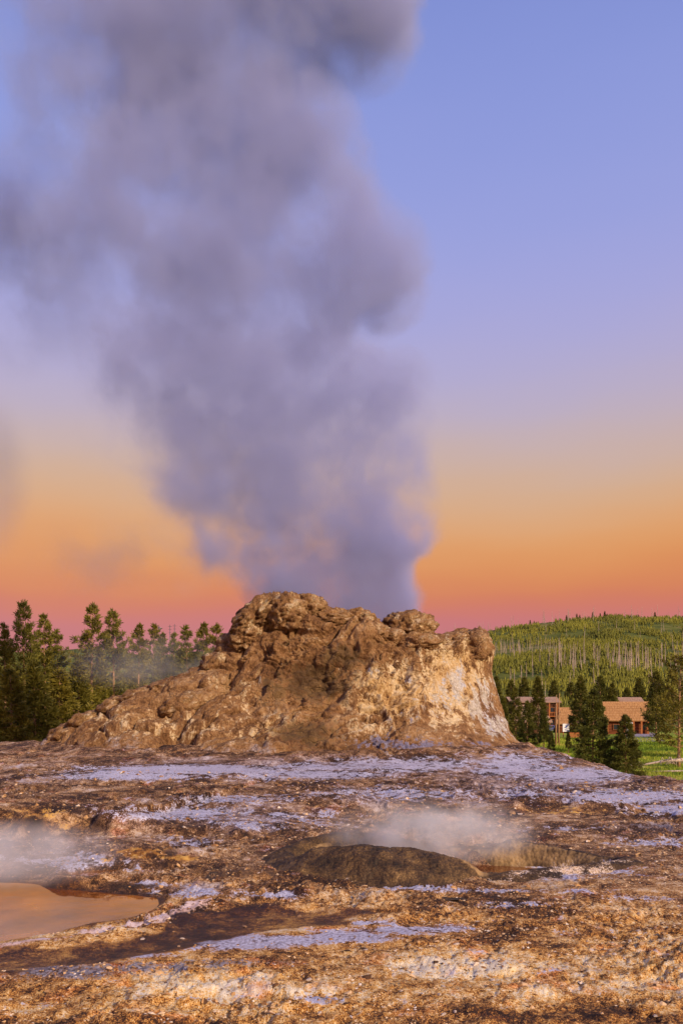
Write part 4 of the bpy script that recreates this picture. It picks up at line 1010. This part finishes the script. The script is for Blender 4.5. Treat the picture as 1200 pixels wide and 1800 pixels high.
cab = gabled('log_cabin', 'dark log cabin with weathered gable roof partly behind spruces', at_px(908, 168), 168, 6.8, 6.2, 3.3, 3.0, M['log_dark'], M['shingle_red'], rz=0.12, over=.7, courses=6, hip=1.5)
win(cab, 4.6, 5.7, 1.2, 2.5); win(cab, 1.2, 2.4, 1.2, 2.5)
lo = gabled('log_lodge', 'long two storey brown lodge with flat pink-grey roof behind the cabin', at_px(900, 205), 205, 11.6, 8.0, 7.2, 1.2, M['log_dark'], M['shingle_red'], rz=0.0, over=.8, courses=5)
for z in (1.2, 4.4):
    for x in (2, 4.4, 6.8, 9.6): win(lo, x, x+1.1, z, z+1.5, -.3)
for x in (9.2, 11.3):
    b = MB(); b.box(x-.13, x+.13, -1.2, -.95, 0, 6.9); obj('post', b.me('post', M['post']), lo)
b = MB(); b.box(9.1, 11.4, -1.15, -.25, 3.4, 3.6); lan = obj('balcony', b.me('balcony', M['post']), lo)
for k in range(6):
    b = MB(); b.box(9.2+k*.4, 9.28+k*.4, -1.14, -1.06, 3.6, 4.5); obj('baluster', b.me('baluster', M['post']), lan)
b = MB(); b.box(9.1, 11.4, -1.16, -1.04, 4.5, 4.6); obj('rail', b.me('rail', M['post']), lan)
bk = gabled('back_cabin', 'cabin with a brown roof showing above the store ridge', at_px(1092, 235), 235, 6.2, 6.0, 7.0, 1.6, M['log'], M['shingle_red'], over=.6, courses=4)
win(bk, 3.6, 4.8, 5.6, 6.6); win(bk, 1.0, 2.0, 5.6, 6.6)
wr = gabled('white_roofed_hut', 'small hut with a pale roof left of the back cabin', at_px(1072, 230), 230, 2.6, 4.5, 5.3, 1.3, M['log'], M['white'], rz=0.2, over=.4, courses=3)

# pale path before the store, dirt patch by the sign
flat_poly('path', [PD(a, b, F*6.1/(b-HZ))[:2] for a, b in [(1098, 1289), (1146, 1288), (1160, 1296), (1168, 1303), (1115, 1304), (1100, 1298)]], -4.36, M['asphalt'], kind='structure')

def sign():
    d = 150; x = at_px(994, d); t = empty('notice_sign', (x, d, -4.5), 'white upright notice board with blue marks beside the shed', 'sign')
    b = MB(); b.box(-.62, .62, -.05, .05, 1.25, 2.75); bd = obj('board', b.me('board', M['white']), t)
    for x0, x1, z0, z1 in [(-.1, .25, 2.05, 2.45), (-.3, -.05, 1.95, 2.15), (-.2, .3, 1.5, 1.62)]:
        b = MB(); b.box(x0, x1, -.07, -.045, z0, z1); obj('marking', b.me('marking', M['blue']), bd)
    for s in (-.5, .5):
        b = MB(); b.box(s-.06, s+.06, -.04, .08, -.1, 2.7); obj('post', b.me('post', M['post']), t)
    f = empty('wooden_barrier', (x+1.2, d-2, -4.5), 'low reddish wooden barrier below the white sign', 'barrier')
    for k in range(3):
        b = MB(); b.box(-1.4, 1.4, -.08, .08, .2+k*.34, .48+k*.34); obj('plank', b.me('plank', M['post']), f)
    for s in (-1.2, 0, 1.2):
        b = MB(); b.box(s-.08, s+.08, .08, .22, -.1, 1.2); obj('post', b.me('post', M['log']), f)
sign()
def car():
    d = 188; t = empty('parked_car', (at_px(970, d), d, -4.5), 'white car parked between the log cabin and the shed', 'car', rz=math.radians(60))
    prof = [(-2.2, .35), (-2.25, .75), (-2.0, .95), (-1.35, 1.02), (-.75, 1.45), (.75, 1.48), (1.5, 1.02), (2.15, .9), (2.25, .6), (2.2, .35)]
    b = MB(); n = len(prof); v = []
    for s, k in ((-1, 1), (1, 1)):
        v += [(x, s*(.86 if z < 1.05 else .70), z) for x, z in prof]
    f = [(i, i+1, n+i+1, n+i) for i in range(n-1)] + [(n-1, 0, n, 2*n-1), tuple(range(n))[::-1], tuple(range(n, 2*n))]
    b.add(v, f); body = obj('body', b.me('body', M['car']), t)
    for s in (-1, 1):
        b = MB(); y = s*.80; b.add([(-1.15, y, 1.04), (-.72, s*.725, 1.40), (.68, s*.725, 1.42), (1.3, y, 1.04), (-1.15, y+s*.05, 1.04), (-.72, s*.775, 1.40), (.68, s*.775, 1.42), (1.3, y+s*.05, 1.04)], [(0, 1, 2, 3), (4, 5, 6, 7), (0, 4, 5, 1), (1, 5, 6, 2), (2, 6, 7, 3), (3, 7, 4, 0)])
        obj('side_window', b.me('side_window', M['pane']), t)
    for x0, x1, z0, z1, nm in ((-1.33, -.80, 1.06, 1.42, 'windscreen'), (1.46, .82, 1.06, 1.44, 'rear_window')):
        b = MB(); dx = -.05 if x0 < 0 else .05
        b.add([(x0+dx, -.66, z0), (x0+dx, .66, z0), (x1+dx, .6, z1), (x1+dx, -.6, z1), (x0, -.66, z0), (x0, .66, z0), (x1, .6, z1), (x1, -.6, z1)], [(0, 1, 2, 3), (4, 7, 6, 5), (0, 4, 5, 1), (1, 5, 6, 2), (2, 6, 7, 3), (3, 7, 4, 0)])
        obj(nm, b.me(nm, M['pane']), t)
    for x in (-1.4, 1.35):
        for s in (-1, 1):
            b = MB(); b.tube([(x, s*.68, .33), (x, s*.90, .33)], .33, 14); wh = obj('wheel', b.me('wheel', M['tyre']), t)
            b = MB(); b.tube([(x, s*.90, .33), (x, s*.915, .33)], .2, 12); obj('rim', b.me('rim', M['steel']), wh)
    for s in (-.6, .6):
        b = MB(); b.box(-2.29, -2.2, s-.2, s+.2, .62, .78); obj('headlight', b.me('headlight', M['white']), t)
        b = MB(); b.box(2.18, 2.29, s-.18, s+.18, .66, .84); obj('tail_light', b.me('tail_light', M['red']), t)
car()
def mast(px, top, label, bulb=False):
    d = 118; x = at_px(px, d); h = EYE-(top-HZ)*d/F+2.1
    t = empty('antenna_mast', (x, d, -2.1), label, 'mast')
    b = MB(); b.tube([(0, 0, -.3), (0, 0, h*.7), (0, 0, h)], [.09, .07, .04], 6); obj('pole', b.me('pole', M['steel'], True), t)
    for k in range(3):
        b = MB(); z = h - .3 - k*.45; b.box(-.28+.05*k, .28-.05*k, -.03, .03, z, z+.05); obj('crossarm', b.me('crossarm', M['steel']), t)
    if bulb:
        b = MB(); b.tube([(0, -.05, h-.7), (.1, -.05, h-.1), (.5, -.05, h-.25)], [.2, .3, .06], 6); obj('dish', b.me('dish', M['steel'], True), t)
mast(299, 1098, 'left of two thin masts above the left tree line'); mast(307, 1097, 'right of two thin masts above the left tree line'); mast(280, 1102, 'thin mast with a small dark top over the narrow pine', True)

# ------------------------------------------------------------------ steam
def vol(n, density, col, aniso=0.0):
    v = n.n('ShaderNodeVolumePrincipled', ins={'Color': col, 'Density': density, 'Anisotropy': aniso})
    n.t.links.new(v.outputs[0], n.out.inputs['Volume']); return n.m

PL_L = [(1130, 590), (1085, 560), (1040, 405), (1000, 350), (950, 300), (900, 255), (850, 215), (750, 175), (650, 130), (560, 105), (450, 75), (350, 60), (250, 40), (150, 10), (60, -20), (0, -40), (-150, -90), (-350, -150)]
PL_R = [(1130, 745), (1085, 742), (1050, 735), (1010, 722), (985, 735), (960, 768), (930, 770), (860, 756), (780, 752), (720, 756), (680, 758), (655, 735), (632, 680), (605, 628), (578, 632), (555, 700), (520, 756), (480, 760), (440, 735), (400, 690), (350, 665), (280, 650), (220, 615),
        (175, 560), (140, 520), (118, 560), (100, 715), (60, 738), (0, 740), (-80, 730), (-200, 760), (-350, 820)]
PY0, PZ1 = 27.6, 32.0
def curve_pts(l):
    q = [PD(b, a, PY0) for a, b in l]; q = sorted([(p[2], p[0]) for p in q]); return q
def plume():
    Lc, Rc = curve_pts(PL_L), curve_pts(PL_R)
    n = NT('steam'); p = n.pos(False)
    wn = n.n('ShaderNodeTexNoise', ins={'Vector': p, 'Scale': .55, 'Detail': 2.0}).outputs['Color']
    pw = n.n('ShaderNodeVectorMath', operation='ADD', ins={0: p, 1: n.scale(n.n('ShaderNodeVectorMath', operation='SUBTRACT', ins={0: wn, 1: (.5, .5, .5)}).outputs[0], (.9, .9, .9))}).outputs[0]
    s = n.n('ShaderNodeSeparateXYZ', ins={0: pw})
    def fc(pts):
        zf = n.math('DIVIDE', n.math('SUBTRACT', s.outputs['Z'], 0.0), PZ1)
        nd = n.n('ShaderNodeFloatCurve'); c = nd.mapping.curves[0]; nd.mapping.use_clip = False
        pt = [(z/PZ1, (x+20)/40) for z, x in pts if -0.02 < z/PZ1 < 1.02]
        while len(c.points) < len(pt): c.points.new(.5, .5)
        for q, (a, b) in zip(c.points, pt): q.location = (a, b); q.handle_type = 'AUTO'
        nd.mapping.update(); n.set(nd.inputs['Value'], zf)
        return n.math('SUBTRACT', n.math('MULTIPLY', nd.outputs[0], 40), 20)
    xl, xr = fc(Lc), fc(Rc)
    cx = n.math('MULTIPLY', n.math('ADD', xl, xr), .5); hw = n.math('MULTIPLY', n.math('SUBTRACT', xr, xl), .5)
    dx = n.math('SUBTRACT', s.outputs['X'], cx)
    dyy = n.math('DIVIDE', n.math('SUBTRACT', s.outputs['Y'], PY0), n.math('ADD', n.math('MULTIPLY', hw, .33), .35))
    # distance inside each edge in metres; the right edge is crisper than the drifting left one
    er = n.math('SUBTRACT', xr, s.outputs['X']); el = n.math('SUBTRACT', s.outputs['X'], xl)
    big = n.noise(n.scale(p, (1, 1, .9)), .34, 3, .55); fine = n.noise(p, .95, 5, .62)
    nz = n.math('ADD', n.math('MULTIPLY', n.math('SUBTRACT', big, .5), 2.6), n.math('MULTIPLY', n.math('SUBTRACT', fine, .5), 1.6))
    mr_ = n.mr(n.math('ADD', er, n.math('MULTIPLY', nz, .42)), -.15, .55)
    ml_ = n.mr(n.math('ADD', el, n.math('MULTIPLY', nz, n.math('MULTIPLY', hw, .42))), -.5, n.math('MULTIPLY', hw, .75))
    my_ = n.mr(n.math('ADD', n.math('ABSOLUTE', dyy), n.math('MULTIPLY', nz, .2)), 1.0, .45)
    dens = n.math('MULTIPLY', n.math('MULTIPLY', mr_, ml_), my_)
    tex = n.mr(n.math('ADD', n.math('MULTIPLY', big, .65), n.math('MULTIPLY', fine, .45)), .42, .66, .10, 1.0)
    # thin places: the blue window high up and the ragged lower left
    def hole(px, py, d, r):
        q = PD(px, py, d)
        dd = n.n('ShaderNodeVectorMath', operation='DISTANCE', ins={0: n.n('ShaderNodeVectorMath', operation='MULTIPLY', ins={0: pw, 1: (1, .25, 1)}).outputs[0], 1: (q[0], q[1]*.25, q[2])}).outputs['Value']
        return n.mr(n.math('ADD', dd, n.math('MULTIPLY', nz, 1.1)), r*.3, r*1.3, .12, 1.0)
    hol = n.math('MULTIPLY', hole(530, 368, PY0, 1.5), n.math('MULTIPLY', hole(300, 945, PY0, 1.2), hole(615, 150, PY0, 1.2)))
    dens = n.math('MULTIPLY', n.math('MULTIPLY', dens, tex), hol)
    dens = n.math('MULTIPLY', dens, n.mr(s.outputs['Z'], 4.0, 10.5, 2.3, 1.0))
    dens = n.math('MULTIPLY', dens, 0.95)
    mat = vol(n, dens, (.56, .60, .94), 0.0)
    # closed hull a little larger than the cloud
    zs = np.linspace(3.3, PZ1-.5, 46); k = 40; a = np.linspace(0, 2*math.pi, k, endpoint=False); V = []
    for z in zs:
        l = np.interp(z, [q[0] for q in Lc], [q[1] for q in Lc]); r_ = np.interp(z, [q[0] for q in Rc], [q[1] for q in Rc])
        gl = min(1.6, .25+(z-3.3)*.35); gr = min(.75, .15+(z-3.3)*.3)
        l -= gl; r_ += gr; hw_ = (r_-l)/2; c = (r_+l)/2
        V += [(c+hw_*np.sign(np.cos(q))*abs(np.cos(q))**.75, PY0+(hw_*.36+.6)*np.sign(np.sin(q))*abs(np.sin(q))**.85, z) for q in a]
    Fc = [tuple(r) for r in grid_faces(len(zs), k, True)]
    me = bpy.data.meshes.new('steam_plume'); me.from_pydata([tuple(map(float, v)) for v in V], [], [tuple(map(int, f)) for f in Fc] + [tuple(range(k))[::-1], tuple((len(zs)-1)*k+i for i in range(k))])
    me.materials.append(mat)
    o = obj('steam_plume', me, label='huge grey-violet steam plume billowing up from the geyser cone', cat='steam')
    return o
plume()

def puff(name, label, c, rad, density, seed, sc, col=(.92, .92, .94), thr=(.40, .62), flat=1.0):
    n = NT('mist'); p = n.pos()
    r2 = n.n('ShaderNodeVectorMath', operation='LENGTH', ins={0: p}).outputs['Value']       # object space: unit sphere
    wp = n.n('ShaderNodeNewGeometry').outputs['Position']
    nz = n.noise(n.n('ShaderNodeVectorMath', operation='ADD', ins={0: wp, 1: (seed*7.3, 0, seed*3.1)}).outputs[0], sc, 4, .6)
    d = n.math('MULTIPLY', n.mr(r2, 1.0, .25), n.mr(nz, *thr, .0, 1.0))
    d = n.math('MULTIPLY', d, density)
    mat = vol(n, d, col, .1)
    v = IV2.copy(); me = mesh(name, v, IF2, mat, True)
    o = obj(name, me, loc=c, label=label, cat='steam'); o.scale = rad
    return o
q = PD(760, 1462, 8.75); puff('steam_cloud', 'pale steam rising from the hot spring crater in front of the cone', q, (1.35, .62, .44), 3.4, 1, 2.2, (.97, .985, 1.0), (.34, .60))
q = PD(15, 1500, 7.6); puff('steam_cloud', 'bluish steam drifting over the pool at the left edge', q, (1.25, .8, .36), 2.0, 2, 1.8, (.98, .99, 1.0), (.32, .6))
q = PD(265, 1165, 46); puff('steam_cloud', 'thin warm mist hanging before the left pines', q, (6.4, 3.0, 2.0), .14, 3, .30, (.98, .94, .90), (.34, .62))
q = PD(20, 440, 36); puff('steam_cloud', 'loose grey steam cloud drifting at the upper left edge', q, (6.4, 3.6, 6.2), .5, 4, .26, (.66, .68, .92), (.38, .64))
q = PD(215, 985, 40); puff('steam_cloud', 'ragged thin steam drifting low between the plume and the left trees', q, (6.4, 3.0, 3.0), .13, 8, .40, (.86, .80, .86), (.40, .66))
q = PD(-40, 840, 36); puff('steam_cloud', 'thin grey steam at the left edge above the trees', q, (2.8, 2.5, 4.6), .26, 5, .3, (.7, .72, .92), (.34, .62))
